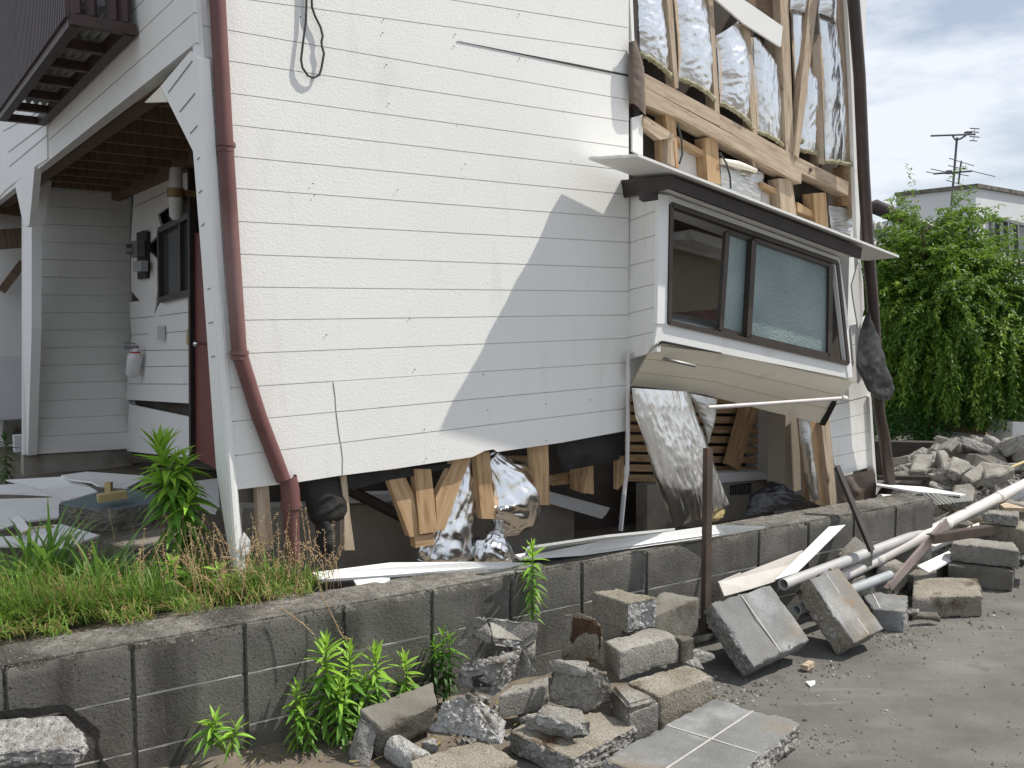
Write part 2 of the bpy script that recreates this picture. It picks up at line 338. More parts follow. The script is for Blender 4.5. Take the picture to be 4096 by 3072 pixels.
M['bamboo'] = mat('bamboo', [(.42, .33, .15), (.52, .42, .2)], 8, .6)

# ------------------------------------------------------------------ setting
b = MB(); b.add([(-150, -60, 0), (150, -60, 0), (150, 240, 0), (-150, 240, 0)], [(0, 1, 2, 3)])
tag(b.build('road', M['asphalt']), kind='structure')
def yard_z(a, bb):
    z = .50 if a < 1.0 else max(.16, .50-.28*(a-1.0)) if a < 2.1 else max(.10, .192-.02*(a-2.1))
    if bb > 4.1 and a < 2: z = max(.12, z-.16*(bb-4.1))
    return z
b = MB(); na, nb = 60, 60
A0, A1, B0, B1 = -5.5, 5.2, 3.55, 13
vs = []
for j in range(nb+1):
    for i in range(na+1):
        a = A0+(A1-A0)*i/na; bb = B0+(B1-B0)*(j/nb)**1.6; p = WU*a+WV*bb
        p.z = yard_z(a, bb)+.018*noise.noise(Vec((a*5, bb*5, 0)))+.004; vs.append(p)
b.add(vs, [(j*(na+1)+i, j*(na+1)+i+1, (j+1)*(na+1)+i+1, (j+1)*(na+1)+i) for j in range(nb) for i in range(na)], smooth=True)
tag(b.build('yard_ground', M['dirt']), kind='structure')

vs = []; n1, n2 = 90, 10
for j in range(n2+1):
    for i in range(n1+1):
        a = -2+4.6*i/n1; w_ = .46-.10*math.sin(a*2)-.06*noise.noise(Vec((a*4, 0, 0))); bb = 3.37-w_*j/n2; p = WU*a+WV*bb
        p.z = .05*(1-j/n2)+.028*noise.noise(Vec((a*6, bb*6, 2)))*(1-j/n2)-.004+.012*(1-j/n2); vs.append(p)
b = MB(); b.add(vs, [(j*(n1+1)+i, (j+1)*(n1+1)+i, (j+1)*(n1+1)+i+1, j*(n1+1)+i+1) for j in range(n2) for i in range(n1)], smooth=True)
tag(b.build('soil', M['dirt']), kind='structure')
b = MB(); rl = random.Random(77)
for k in range(420):
    a = rl.uniform(-.6, 2.4); bb = rl.uniform(2.95, 3.34); p = WU*a+WV*bb; p.z = .035+.02*rl.random(); t = rl.uniform(0, 6.28); l_ = rl.uniform(.015, .05); d = Vec((math.cos(t), math.sin(t), rl.uniform(-.1, .3)))*l_; n_ = Vec((-math.sin(t), math.cos(t), .2))*rl.uniform(.001, .005)
    b.add([p-n_, p+d*.5-n_*1.6, p+d, p+n_], [(0, 1, 2, 3)], mi=k % 2)
LITTER = b

# low block wall along the road: blocks with real joints on a mortar core
WT = .547
wall = thing('block_wall', 'low weathered grey concrete block wall with dark vertical joints, running along the road in front of the house', 'wall', WU*2+WV*3.4)
me = bpy.data.meshes.new('x'); bm = bmesh.new()
def blk(a0, a1, z0, z1, mi=0, b0=3.36, b1=3.585):
    vs = [bm.verts.new(WU*a+WV*q+Vec((0, 0, z))) for z in (z0, z1) for a, q in ((a0, b0), (a1, b0), (a1, b1), (a0, b1))]
    fs = []
    for f in ((3, 2, 1, 0), (4, 5, 6, 7), (0, 1, 5, 4), (1, 2, 6, 5), (2, 3, 7, 6), (3, 0, 4, 7)): fs.append(bm.faces.new([vs[i] for i in f]))
    return fs
k0 = -14
aj = .935
for row in range(3):
    for k in range(k0, 11):
        a0 = aj+k*.395+.005; a1 = min(aj+(k+1)*.395-.005, 5.27)
        if a0 > 5.25: continue
        z1 = WT-.2*row; z0 = z1-.1965
        if row == 0: z1 += .0
        blk(a0, a1, z0, z1)
es = [e for e in bm.edges]
bmesh.ops.bevel(bm, geom=es, offset=.005, segments=2, affect='EDGES')
for r in range(6):
    e2 = [e for e in bm.edges if e.calc_length() > (.03 if max(e.verts[0].co.z, e.verts[1].co.z) > WT-.05 else .09)]
    if not e2: break
    bmesh.ops.subdivide_edges(bm, edges=e2, cuts=1, use_grid_fill=True)
bmesh.ops.triangulate(bm, faces=bm.faces[:]); bm.normal_update()
for v in bm.verts:
    p = v.co; er = max(0, 1-(WT-p.z)/.03)*max(0, 1-abs((p.dot(WV)-3.36))/.03) if p.z > WT-.03 else 0; v.co = p+v.normal*(.003*fbm(p, 11)+.003*fbm(p, 40)-er*(.007+.010*max(0, fbm(p, 14)+.2)))
for f in bm.faces:
    f.smooth = True
for e in bm.edges:
    if e.calc_face_angle(0) > .35: e.smooth = False
for f in bm.faces:
    f.material_index = 1 if f.calc_center_median().z > WT-.016+.030*fbm(f.calc_center_median(), 17)+.02*fbm(f.calc_center_median(), 45) else 0
bm.to_mesh(me); bm.free()
link('blocks', me, [M['wallblock'], M['walltop']], wall)
b = MB(); b.prism([WU*(aj+k0*.395)+WV*3.370+Vec((0, 0, WT-.0005)), WU*5.262+WV*3.370+Vec((0, 0, WT-.0005)), WU*5.262+WV*3.57+Vec((0, 0, WT-.0005)), WU*(aj+k0*.395)+WV*3.57+Vec((0, 0, WT-.0005))], (0, 0, -.7))
b.build('mortar_core', M['walltop'], wall)
b = MB()
for row in (1, 2):                                        # pale mortar left in the bed joints
    z = WT-.2*row+.003
    for k in range(k0, 11):
        a0 = aj+k*.395+.012; a1 = min(aj+(k+1)*.395-.012, 5.24)
        if a0 > 5.2: continue
        b.prism([WU*a0+WV*3.362+Vec((0, 0, z-.0045)), WU*a1+WV*3.362+Vec((0, 0, z-.0045)), WU*a1+WV*3.362+Vec((0, 0, z+.003)), WU*a0+WV*3.362+Vec((0, 0, z+.003))], WV*.03)
b.build('bed_joint', M['mortar'], wall)
# crack at a block's broken corner, its shade drawn as a dark band
b = MB(); P = Plane(WV*3.357, -WV)
top = [(-40, 1366), (120, 1352), (260, 1335), (335, 1325), (400, 1365), (440, 1400), (490, 1440), (520, 1465), (515, 1530), (530, 1600), (560, 1659), (560, 1700)]
low = [(-40, 1398), (120, 1385), (240, 1376), (345, 1372), (385, 1420), (430, 1450), (470, 1480), (500, 1500), (500, 1560), (515, 1620), (535, 1675), (540, 1700)]
jr = random.Random(3); jj = lambda L: [(x+jr.uniform(-9, 9), y+jr.uniform(-7, 7)) for (x, y), (x2, y2) in zip(L, L[1:]) for x, y in ((x, y), ((x+x2)/2, (y+y2)/2))]
b.prism(P.at('c3', jj(top))+P.at('c3', jj(low))[::-1], WV*.02)
b.build('crack', M['felt'], wall)

# ------------------------------------------------------------------ the damaged house
house = thing('damaged_house', 'damaged white-sided house with exposed foil insulation and studs and a sagging bay window', 'house', CORNER)
TOPY = -420
# main siding: rows between successive groove lines measured left and right
LN = [((790, -600), (2500, -260)), ((794, -420), (2500, -120)), ((797, -290), (2500, -20)), ((795, -160), (2500, 109)), ((798, -28), (2500, 204)), ((801, 101), (2500, 397-88)), ((801, 101), (2500, 397)),
      ((780, 223), (2500, 484)), ((823, 359), (2500, 588)), ((830, 488), (2500, 681)), ((841, 617), (2500, 777)), ((852, 746), (2500, 872)), ((863, 881), (2500, 969)), ((870, 1014), (2500, 1072)),
      ((882, 1147), (2500, 1166)), ((894, 1282), (2500, 1260)), ((906, 1417), (2500, 1353)), ((918, 1552), (2500, 1450)), ((929, 1686), (2500, 1541)), ((937, 1823), (2500, 1634)), ((949, 1958), (2500, 1724))]
del LN[5]
def lerp2(a, b2, t): return (a[0]+(b2[0]-a[0])*t, a[1]+(b2[1]-a[1])*t)
def on_line(L, x):
    (x0, y0), (x1, y1) = L; return (x, y0+(y1-y0)*(x-x0)/(x1-x0))
def edge_x(y): return 772+(945-772)*y/2330.0
rows = MB(); pop = MB(); back = MB()
crack = [(1343, 1410), (1334, 1525), (1345, 1640), (1358, 1720), (1363, 1772), (1370, 1790), (1367, 1850), (1372, 1902)]
def crack_x(y):
    for (x0, y0), (x1, y1) in zip(crack, crack[1:]):
        if y <= y1: return x0+(x1-x0)*max(0, (y-y0))/(y1-y0)
    return crack[-1][0]
GAP = 3.5
for i in range(len(LN)-1):
    up, lo = LN[i], LN[i+1]
    def pt(L, x, dy): q = on_line(L, x); return (q[0], q[1]+dy)
    yl = up[0][1]; xl0 = edge_x(up[0][1])+26; xl1 = edge_x(lo[0][1])+26; xr = 2515
    g1 = 0 if i == len(LN)-2 else -GAP/2
    nseg = 12
    if i < 16:
        q = [pt(up, xl0, GAP/2)]+[pt(up, xr, GAP/2)]+[pt(lo, xr, g1)]+[pt(lo, xl1, g1)]
        rows.prism([FW.hit(*a, .012) for a in q], V*.012)
    else:
        xa, xb = crack_x(pt(up, 1345, 0)[1]+3), crack_x(pt(lo, 1345, 0)[1]-3)
        mid = [((xa+xb)/2+rnd.uniform(-5, 5), (pt(up, xa, 0)[1]+pt(lo, xb, 0)[1])/2)]
        if i == len(LN)-2:
            ql = [pt(up, xl0, GAP/2), pt(up, xa-4, GAP/2), (mid[0][0]-4, mid[0][1]), (xb-4, 1901), (1160, 1934), (1100, 1940), (949, 1958)]
            qr = [pt(up, xa, GAP/2), pt(up, xr, GAP/2), (2500, 1724), (2250, 1770), (1990, 1808), (1975, 1797), (1940, 1803), (1890, 1828), (1600, 1872), (xb, 1901), mid[0]]
        else:
            ql = [pt(up, xl0, GAP/2), pt(up, xa-4, GAP/2), (mid[0][0]-4, mid[0][1]), pt(lo, xb-4, g1), pt(lo, xl1, g1)]
            qr = [pt(up, xa, GAP/2), pt(up, xr, GAP/2), pt(lo, xr, g1), pt(lo, xb, g1), mid[0]]
        rows.prism([FW.hit(*a, .0115) for a in ql], V*.012)
        pop.prism([FW.hit(*a, .0145) for a in qr], V*.012)
sw = rows.build('siding_wall', M['siding'], house)
pop.build('loose_siding', M['siding'], house)
q = [(edge_x(TOPY)+20, TOPY), (2514, TOPY+300), (2514, 1700), (1600, 1850), (1320, 1890), (960, 1940)]
back.prism([FW.hit(*a, .0045) for a in q], V*.03); back.build('wall_sheathing', M['siding_smooth'], house)
# nail heads and blemishes
b = MB()
for c, x, y in [('d4', 692, 93), ('d4', 1147, 181), ('d4', 1152, 110), ('d4', 1168, 358), ('d4', 1547, 190), ('d4', 1902, 80), ('d4', 1602, 908), ('d4', 762, 1015), ('d4', 770, 1079), ('d4', 1228, 1052), ('d4', 1541, 256), ('d4', 1180, 574), ('d5', 644, 560), ('d5', 1068, 478), ('d5', 1764, 912), ('d5', 1467, 944), ('d5', 1766, 1100), ('d5', 1990, 893), ('d5', 1143, 1043), ('d5', 1446, 763), ('d4', 1903, 325), ('d5', 1094, 738), ('d5', 1153, 1193)]:
    p = FW.hit(*px(c, x, y), .013 if y < 800 else .016); r = .0030
    b.tube([p-V*.002, p+(-V)*.004], r, 8)
b.build('nail_head', M['steel_brown'], house)
# slipped board at the upper right: its gap's shade is a dark strip
b = MB(); b.prism([FW.hit(*px('d4', x, y), .016) for x, y in [(1560, 226), (2212, 353), (2530, 417), (2530, 426), (2212, 363)]], V*.004); b.build('board_gap_shade', M['felt'], house)
# corner trim: leaning post, front strip and gable-side panel in one L
b = MB()
b.prism([FW.hit(edge_x(y)+dx, y, .02) for y, dx in ((TOPY, 0), (TOPY, 29), (2330, 33), (2330, 0))], V*.05)
b.build('corner_trim', M['trim'], house)
b = MB(); b.prism([FW.hit(edge_x(y)+dx, y, .026) for y, dx in ((230, 9), (230, 20), (2330, 23), (2330, 9))], V*.01); b.build('trim_bead', M['trim'], house)
pan = [(790, 232), (762, 204), (642, 345), (772, 605), (805, 1024), (864, 1870), (889, 2048), (925, 2270), (944, 2325), (913, 2048), (845, 1024)]
b = MB(); b.prism([AP.hit(x, y, .012) for x, y in pan], U*.05); gp = b.build('corner_bracket', M['trim'], house)
b = MB()
for c, x0, y0, x1, y1 in [('c1', 1090, 600, 1245, 395), ('c1', 1165, 725, 1262, 605), ('c1', 1232, 865, 1278, 815), ('c1', 1278, 1035, 1292, 1020), ('c1', 1288, 1250, 1308, 1232), ('c1', 1303, 1465, 1325, 1448), ('c2', 1345, 215, 1362, 208), ('c2', 1352, 435, 1378, 428), ('c2', 1370, 655, 1392, 648)]:
    a, d = AP.hit(*px(c, x0, y0), .0135), AP.hit(*px(c, x1, y1), .0135); b = MB(); b.beam(a, d, .004, .004); b.build('bracket_groove', M['grey'], gp)
# gable side: upper fascia wall above the porch
LNA = [((0, 802-270*0-640), (797, -640))]
b = MB(); bk = MB()
def fas(x): return 802-.7912*x                            # lower edge of the gable wall
gl = [(-200, fas(-200)), (762, 200)]
for k in range(9):
    s0, s1 = 75*k, 75*(k+1)
    far0, far1 = 802+158-.42*s0*1.0, 802+158-.42*s1
    a0, a1 = (-200, fas(-200)-52*k), (-200, fas(-200)-52*(k+1)); b0, b1 = (797-.08*k*100, 172-122*k), (797-.08*(k+1)*100, 172-122*(k+1))
    b.prism([AP.hit(a0[0], a0[1]-1.5, .01), AP.hit(b0[0]-12, b0[1]-3, .01), AP.hit(b1[0]-12, b1[1]+3, .01), AP.hit(a1[0], a1[1]+1.5, .01)], U*.012)
b.build('gable_siding', M['siding'], house)
bk.prism([AP.hit(-200, fas(-200), -.003), AP.hit(785, 180, -.003), AP.hit(760, -800, -.003), AP.hit(-200, 400, -.003)], U*.05); bk.build('gable_sheathing', M['siding_smooth'], house)
# a few extra panels: lower fascia piece by the next unit
b = MB()
b.prism([AP.hit(*px('c1', x, y), .02) for x, y in [(20, 735), (300, 735), (305, 1030), (225, 1080), (40, 1225), (-120, 1400), (-120, 850)]], U*.02)
b.prism([AP.hit(*px('c1', x, y), .03) for x, y in [(95, 1190), (225, 1075), (190, 1460), (165, 1470), (150, 1450)]], U*.05)
b.build('far_bracket', M['trim'], house)
b = MB()
for pts in ([(20, 850), (295, 700)], [(55, 985), (300, 800)], [(60, 1080), (300, 880)]):
    a, d = [AP.hit(*px('c1', x, y), .0215) for x, y in pts]; b.beam(a, d, .006, .006)
b.build('fascia_groove', M['grey'], house)
# porch post at the far end, with its broad upper bracket seen edge on
b = MB()
b.prism([AV.hit(*px('e4', x, y), .0) for x, y in [(258, 560), (350, 560), (350, 1700)]] + [AV.hit(112, 1822), AV.hit(93, 1824), AV.hit(*px('e4', 258, 1700))], U*.08)
b.build('porch_post', M['trim'], house)
b = MB(); b.prism([BW.hit(*px('c1', x, y), .35) for x, y in [(235, 1075), (355, 1060), (285, 1462), (185, 1462)]], V*.06); b.build('post_bracket', M['trim'], house)
# porch far wall: siding rows
b = MB(); ys_l = [(90, 700), (90, 815), (90, 858), (90, 931), (90, 995), (90, 1066), (90, 1136), (90, 1204), (90, 1272), (90, 1339), (90, 1407), (90, 1473), (90, 1538), (90, 1606), (90, 1673), (90, 1740), (90, 1818)]
ys_r = [705, 764, 829, 893, 958, 1020, 1086, 1151, 1215, 1277, 1341, 1408, 1470, 1536, 1598, 1660, 1795]
ys_r = [705+(1795-705)*k/16 for k in range(17)]
ys_l = [680+(1820-680)*k/16 for k in range(17)]
for k in range(16):
    b.prism([BW.hit(95, ys_l[k]+1.2, .012), BW.hit(520, ys_r[k]+1.2, .012), BW.hit(520, ys_r[k+1]-1.2, .012), BW.hit(95, ys_l[k+1]-1.2, .012)], V*.012)
b.build('porch_end_wall', M['siding'], house)
b = MB(); b.prism([BW.hit(93, 560, -.002), BW.hit(545, 560, -.002), BW.hit(545, 1795, -.002), BW.hit(93, 1820, -.002)], V*.1); b.build('porch_end_sheathing', M['siding_smooth'], house)
b = MB(); b.prism([BW.hit(95, 1824, -.03), BW.hit(530, 1798, -.03), BW.hit(530, 1950, -.03), BW.hit(95, 1950, -.03)], V*.2); b.build('porch_foundation', M['foundation'], house)
# wall with the door
b = MB()
for poly in ([(870, 1180), (1240, 930), (1240, 1060), (1240, 1230), (1020, 1390), (1050, 1490), (940, 1610), (850, 1560)],):
    b.prism([DW.hit(*px('c1', x, y), .01) for x, y in poly], U*.02)
for poly in ([(850, 0), (960, -40), (1040, 45), (1020, 260), (1000, 385), (1240, 265), (1240, 500), (1225, 955), (815, 930), (850, 530), (840, 300), (905, 290), (850, 225)],
             [(835, 960), (1235, 1045), (1240, 1310), (820, 1265)]):
    if poly[0] == (850, 0): poly = [(850, 0), (960, -40), (1040, 45), (1000, 385), (1040, 292), (1240, 265), (1240, 500), (1225, 955), (815, 930), (850, 530), (840, 300), (905, 290), (850, 225)]
    b.prism([DW.hit(*px('c2', x, y), .012) for x, y in poly], U*.02)
b.build('entrance_wall', M['siding'], house)
b = MB()
for c, x0, y0, x1, y1 in [('c1', 872, 1340, 1110, 1230), ('c2', 845, 405, 1000, 392), ('c2', 1030, 388, 1230, 362), ('c2', 850, 512, 1235, 485), ('c2', 850, 612, 1235, 608), ('c2', 840, 720, 1235, 712), ('c2', 830, 828, 1235, 830)]:
    a, d = DW.hit(*px(c, x0, y0), .0135), DW.hit(*px(c, x1, y1), .0135); b.beam(a, d, .005, .005)
b.build('wall_groove', M['grey'], house)
b = MB(); b.prism([DW.hit(*px('c1', x, y), -.08) for x, y in [(855, 1130), (1420, 700), (1420, 3050), (855, 2950)]], U*.03); b.build('cavity_shade', M['dark'], house)  # dark sheet in place of the shade behind the cracked wall
win = MB()
w = [(1040, 1495), (1240, 1395), (1245, 1895), (1045, 1945)]
wp = [DW.hit(*px('c1', x, y), .03) for x, y in w]
for i in range(4): win.beam(wp[i], wp[(i+1) % 4], .05, .05)
win.beam(DW.hit(*px('c1', 1175, 1430), .03), DW.hit(*px('c1', 1180, 1910), .03), .035, .03)
wo = win.build('porch_window', M['alu_brown'], house)
b = MB(); b.prism([DW.hit(*px('c1', x, y), .012) for x, y in w], U*.01); b.build('window_pane', M['glass_dark'], wo)
b = MB(); b.prism([DW.hit(*px('c2', x, y), .02) for x, y in [(1255, -150), (1310, -150), (1420, 1390), (1265, 1310)]], U*.04); dr = b.build('door', M['door'], house)
b = MB(); p = DW.hit(*px('c2', 1290, 568), .07); b.tube([p+U*.05, p], .012, 10); b.tube([p, p-U*.012, p-U*.03, p-U*.045], [.012, .028, .028, .012], 14); b.build('door_knob', M['chrome'], dr)
b = MB(); a = DW.hit(*px('c1', 1245, 1095), .03), DW.hit(*px('c2', 1255, 1310), .03); b.beam(a[0], a[1], .05, .06, up=U); b.build('door_frame', M['fascia'], house)
b = MB(); b.prism([DW.hit(*px('c2', x, y), .022) for x, y in [(1208, 475), (1230, 475), (1230, 578), (1206, 575)]], U*.01); b.build('name_plate', M['bamboo'], house)
b = MB(); b.prism([DW.hit(*px('c2', x, y), .09) for x, y in [(985, 455), (1018, 452), (1018, 545), (1005, 540), (1000, 520), (962, 512)]], U*.07); b.build('vent_hood', M['board'], house)
# electricity meter on a board
b = MB(); b.prism([DW.hit(*px('e4', x, y), .05) for x, y in [(1508, 640), (1590, 612), (1618, 630), (1612, 1140), (1520, 1155)]], U*.035); mb = b.build('meter_board', M['fascia'], house)
b = MB(); b.prism([DW.hit(*px('e4', x, y), .13) for x, y in [(1430, 740), (1510, 720), (1515, 900), (1440, 915)]], U*.07); p = DW.hit(*px('e4', 1425, 825), .15); b.tube([p+U*.03, p, p-U*.03], [.055, .05, .04], 16); b.build('electricity_meter', M['grey'], mb)
b = MB(); b.prism([DW.hit(*px('e4', x, y), .12) for x, y in [(1470, 960), (1560, 945), (1560, 1060), (1475, 1070)]], U*.06); b.build('breaker_box', M['pipe_grey'], mb)
# porch wall lamp: two white cylinders in a brass band
p0, p1 = DW.hit(*px('c1', 1140, 1085), .16), DW.hit(*px('c1', 1140, 1425), .16); pm = p0.lerp(p1, .48)
b = MB(); b.tube([p0, p0.lerp(p1, .1), pm, p0.lerp(p1, .93), p1], [.04, .05, .055, .05, .028], 16); lp = b.build('wall_lamp', M['lamp'], house)
b = MB(); b.tube([p0.lerp(p1, .39), p0.lerp(p1, .57)], .065, 16); b.beam(pm, pm+U*.16, .05, .05); b.build('lamp_bracket', M['brass'], lp)
# porch ceiling with joists
ZC = AV.hit(762, 205).z-.02
def plan(a, q, z): return CORNER+(-U)*(-a)+V*q+Vec((0, 0, z-CORNER.z))
dm = (INNER-CORNER).dot(U)
b = MB(); b.prism([plan(-.0, .1, ZC+.13), plan(dm, .1, ZC+.13), plan(dm, 9, ZC+.13), plan(0, 9, ZC+.13)], (0, 0, .03)); b.build('porch_ceiling', M['wood_dark'], house)
for k in range(13):
    b = MB(); y = .75+.455*k; b.beam(plan(.04, y, ZC+.06), plan(dm, y, ZC+.06), .05, .10); b.build('joist', M['wood_dark'], house)
b = MB(); b.beam(plan(.07, .3, ZC+.05), plan(.07, 9, ZC+.05), .10, .13); b.build('edge_beam', M['wood_dark'], house)
b = MB(); b.beam(plan(dm-.05, .3, ZC+.03), plan(dm-.05, 9, ZC+.03), .08, .14); b.build('wall_plate', M['wood_dark'], house)
b = MB(); b.prism([AP.hit(*px('c1', x, y), -.02) for x, y in [(935, 665), (1040, 560), (1085, 660)]], U*.02); b.build('torn_soffit', M['cream'], house)
b = MB(); b.prism([AP.hit(*px('c1', x, y), -.03) for x, y in [(1040, 560), (1235, 325), (1250, 345), (1075, 590)]], U*.02); b.build('torn_felt', M['felt'], house)
# next unit beyond the porch
b = MB(); q = V*2.6
b.prism([BW.hit(-260, 560, -2.4), BW.hit(95, 560, -2.4), BW.hit(95, 1900, -2.4), BW.hit(-260, 1900, -2.4)], V*.1); b.build('next_porch_wall', M['siding'], house)
b = MB()
b.beam(BW.hit(-30, 820, -1.6), BW.hit(110, 842, -1.6), .12, .16); b.beam(BW.hit(-30, 960, -1.8), BW.hit(110, 950, -1.8), .08, .22)
b.beam(BW.hit(5, 1165, -2.2), BW.hit(92, 1050, -2.2), .07, .09); b.build('broken_beam', M['wood_dark'], house)
b = MB(); b.prism([BW.hit(-260, 1420, -2.3), BW.hit(92, 1425, -2.3), BW.hit(92, 1680, -2.3), BW.hit(-260, 1680, -2.3)], V*.05); b.build('next_skirting', M['render_white'], house)
# balcony: ribbed dark cladding outside, slatted underside
BO = Plane(AV.p+(-U)*0, -U)
r1 = AP.hit(541, 98, .02); r2 = AP.hit(180, 455, .02); bq0 = 0.0; bq1 = (r2-r1).dot(V); bz = r1.z
def bal(q, o, z): return r1-U*o+V*q+Vec((0, 0, z-r1.z))
oo = Plane(r1, -V).hit(278, 52); bo = -(oo-r1).dot(U)
b = MB()
nr = int((bq1-bq0)/.045)
for k in range(nr):
    y = bq0+.045*k; b.prism([bal(y, bo, bz-.02), bal(y+.03, bo, bz-.02), bal(y+.026, bo+.02, bz-.02), bal(y+.004, bo+.02, bz-.02)], (0, 0, 1.25))
b.prism([bal(bq0, bo-.001, bz-.02), bal(bq1, bo-.001, bz-.02), bal(bq1, bo-.021, bz-.02), bal(bq0, bo-.021, bz-.02)], (0, 0, 1.25))
bc = b.build('balcony', M['clad'], house)
b = MB()
for o in (bo-.02, .03): b.beam(bal(bq0, o, bz-.03), bal(bq1, o, bz-.03), .05, .06)
for k in range(7): y = bq0+(bq1-bq0)*k/6; b.beam(bal(y, bo, bz-.03), bal(y, .0, bz-.03), .05, .05)
b.build('balcony_bars', M['clad'], bc)
b = MB(); nn = 40
vs = []; fs = []
for i in range(nn+1):
    o = .03+(bo-.06)*i/nn; z = bz+.02+.016*math.sin(i*2*math.pi*5/nn)
    vs += [bal(bq0, o, z), bal(bq1-.35, o, z)]
fs = [(2*i, 2*i+1, 2*i+3, 2*i+2) for i in range(nn)]
b.add(vs, fs, smooth=True); b.build('balcony_floor', M['rib'], bc)
b = MB(); b.prism([bal(bq0+.01, .06, bz+.06), bal(bq0+.01, bo-.04, bz+.06), bal(bq0+.01, bo-.04, bz+1.1), bal(bq0+.01, .06, bz+1.1)], V*.01); b.build('balcony_end_pane', M['glass_dark'], bc)
b = MB(); b.prism([bal(bq0+.004, .75*bo, bz+.08), bal(bq0+.004, bo-.05, bz+.08), bal(bq0+.004, bo-.05, bz+1.0), bal(bq0+.004, .75*bo, bz+1.0)], V*.004); b.build('blue_pane', M['glass_blue'], bc)
b = MB()
for o in (.05, .35*bo, .68*bo, bo-.03): b.beam(bal(bq0, o, bz), bal(bq0, o, bz+1.2), .045, .03)
b.build('balcony_end_post', M['clad'], bc)
# maroon downpipe on the main wall
def fpath(c, pts, off): return [FW.hit(*px(c, x, y), off) for x, y in pts]
PO = .048
b = MB(); path = fpath('F', [(466, -160), (470, 0), (487, 310), (503, 560), (516, 752), (522, 778), (560, 900), (612, 1036)], PO); b.tube(path, .033, 20); dp = b.build('downpipe', M['pipe_red'], house)
b = MB(); pth = fpath('F', [(622, 1030), (627, 1060), (628, 1095), (630, 1150), (634, 1215)], PO-.02); b.tube(pth[:3], [.040, .042, .043], 20, caps=False); b.tube(pth[2:], [.037, .034, .032], 20); b.tube([pth[2]-Vec((0, 0, .006)), pth[2]+Vec((0, 0, .014))], .046, 20); b.build('broken_pipe_socket', M['pipe_red'], dp)
for x, y in ((487, 312), (516, 762)):
    p = FW.hit(*px('F', x, y), PO); d = Vec((0, 0, 1)); b = MB(); b.tube([p-d*.009, p+d*.009], .0385, 20); b.tube([p-d*.03, p-d*.012], .035, 20); b.beam(p+U*.036-V*.0, p+U*.05+V*.075, .014, .016); b.build('pipe_clamp', M['pipe_red'], dp)

# ------------- right hand stretch: studs, beams, insulation
def stud(name, c, quad, off, th, m, plane=FR):
    b = MB(); b.prism(plane.at(c, quad, off), -plane.n*th); return b.build(name, m, house)
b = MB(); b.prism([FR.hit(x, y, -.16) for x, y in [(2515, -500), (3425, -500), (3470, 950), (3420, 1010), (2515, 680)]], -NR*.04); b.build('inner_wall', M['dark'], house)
stud('end_strip', 'd1', [(365, -200), (385, -200), (405, 280), (388, 280)], .01, .04, M['trim'], FW)
for q in ([(605, -300), (648, -300), (662, 0), (705, 600), (682, 600), (655, 330), (625, 0)], [(885, -300), (925, -300), (942, 30), (985, 770), (955, 765), (915, 60)],
          [(1140, 160), (1192, 175), (1242, 920), (1212, 920)], [(1612, 330), (1668, 230), (1700, 1120), (1662, 1112)]):
    stud('stud', 'd1', q, .0, .075, M['wood_grey'])
stud('post', 'd1', [(1385, -300), (1440, -300), (1492, 1045), (1437, 1045)], .012, .10, M['wood_grey'])
stud('brace', 'd1', [(1625, -300), (1690, -300), (1522, 1078), (1492, 1048)], .03, .05, M['wood_grey'])
stud('corner_stud', 'd1', [(1765, -300), (1810, -300), (1915, 1120), (1925, 1480), (1895, 1480), (1870, 1100)], .0, .10, M['wood_grey'])
stud('corner_stud', 'd1', [(1835, 1130), (1868, 1130), (1872, 1400), (1838, 1400)], -.03, .10, M['wood'])
stud('beam', 'd1', [(440, 480), (985, 770), (985, 860), (470, 590), (435, 560)], .02, .10, M['wood_grey'])
stud('beam', 'd1', [(985, 775), (1500, 1060), (1862, 1240), (1860, 1330), (1540, 1175), (985, 865)], .018, .10, M['wood_grey'])
stud('beam', 'd1', [(425, 575), (470, 592), (980, 868), (1542, 1172), (1540, 1250), (1215, 1075), (960, 940), (690, 795), (425, 690)], .028, .11, M['wood_grey'])
# circle cut-out mark on the beam
b = MB(); p = FR.hit(*px('d1', 1603, 1157), .02); b.tube([p-NR*.002, p+NR*.004], .014, 14); b.build('bolt_hole', M['steel_brown'], house)
for q, m in (([(615, 775), (682, 785), (708, 1145), (690, 1145), (675, 960), (640, 930), (630, 900)], 'wood'), ([(885, 935), (968, 940), (995, 1260), (905, 1235)], 'wood'),
          ([(1385, 1215), (1478, 1215), (1510, 1480), (1400, 1425)], 'wood_grey'), ([(1620, 1315), (1708, 1310), (1728, 1600), (1640, 1510)], 'wood'), ([(1205, 1075), (1222, 1075), (1236, 1180), (1222, 1180)], 'wood_grey')):
    stud('cripple_stud', 'd1', q, .0, .09, M[m])
for q in ([(690, 925), (905, 1040), (905, 1075), (690, 965)], [(1275, 1240), (1390, 1290), (1390, 1325), (1275, 1275)], [(1515, 1375), (1650, 1455), (1650, 1495), (1515, 1440)]):
    stud('nogging', 'd1', q, -.02, .06, M['wood'])
for q in ([(690, 975), (905, 1085), (920, 1240), (690, 1145)], [(1240, 1215), (1395, 1300), (1400, 1425), (1255, 1370)]):
    stud('plasterboard', 'd1', q, -.09, .012, M['board'])
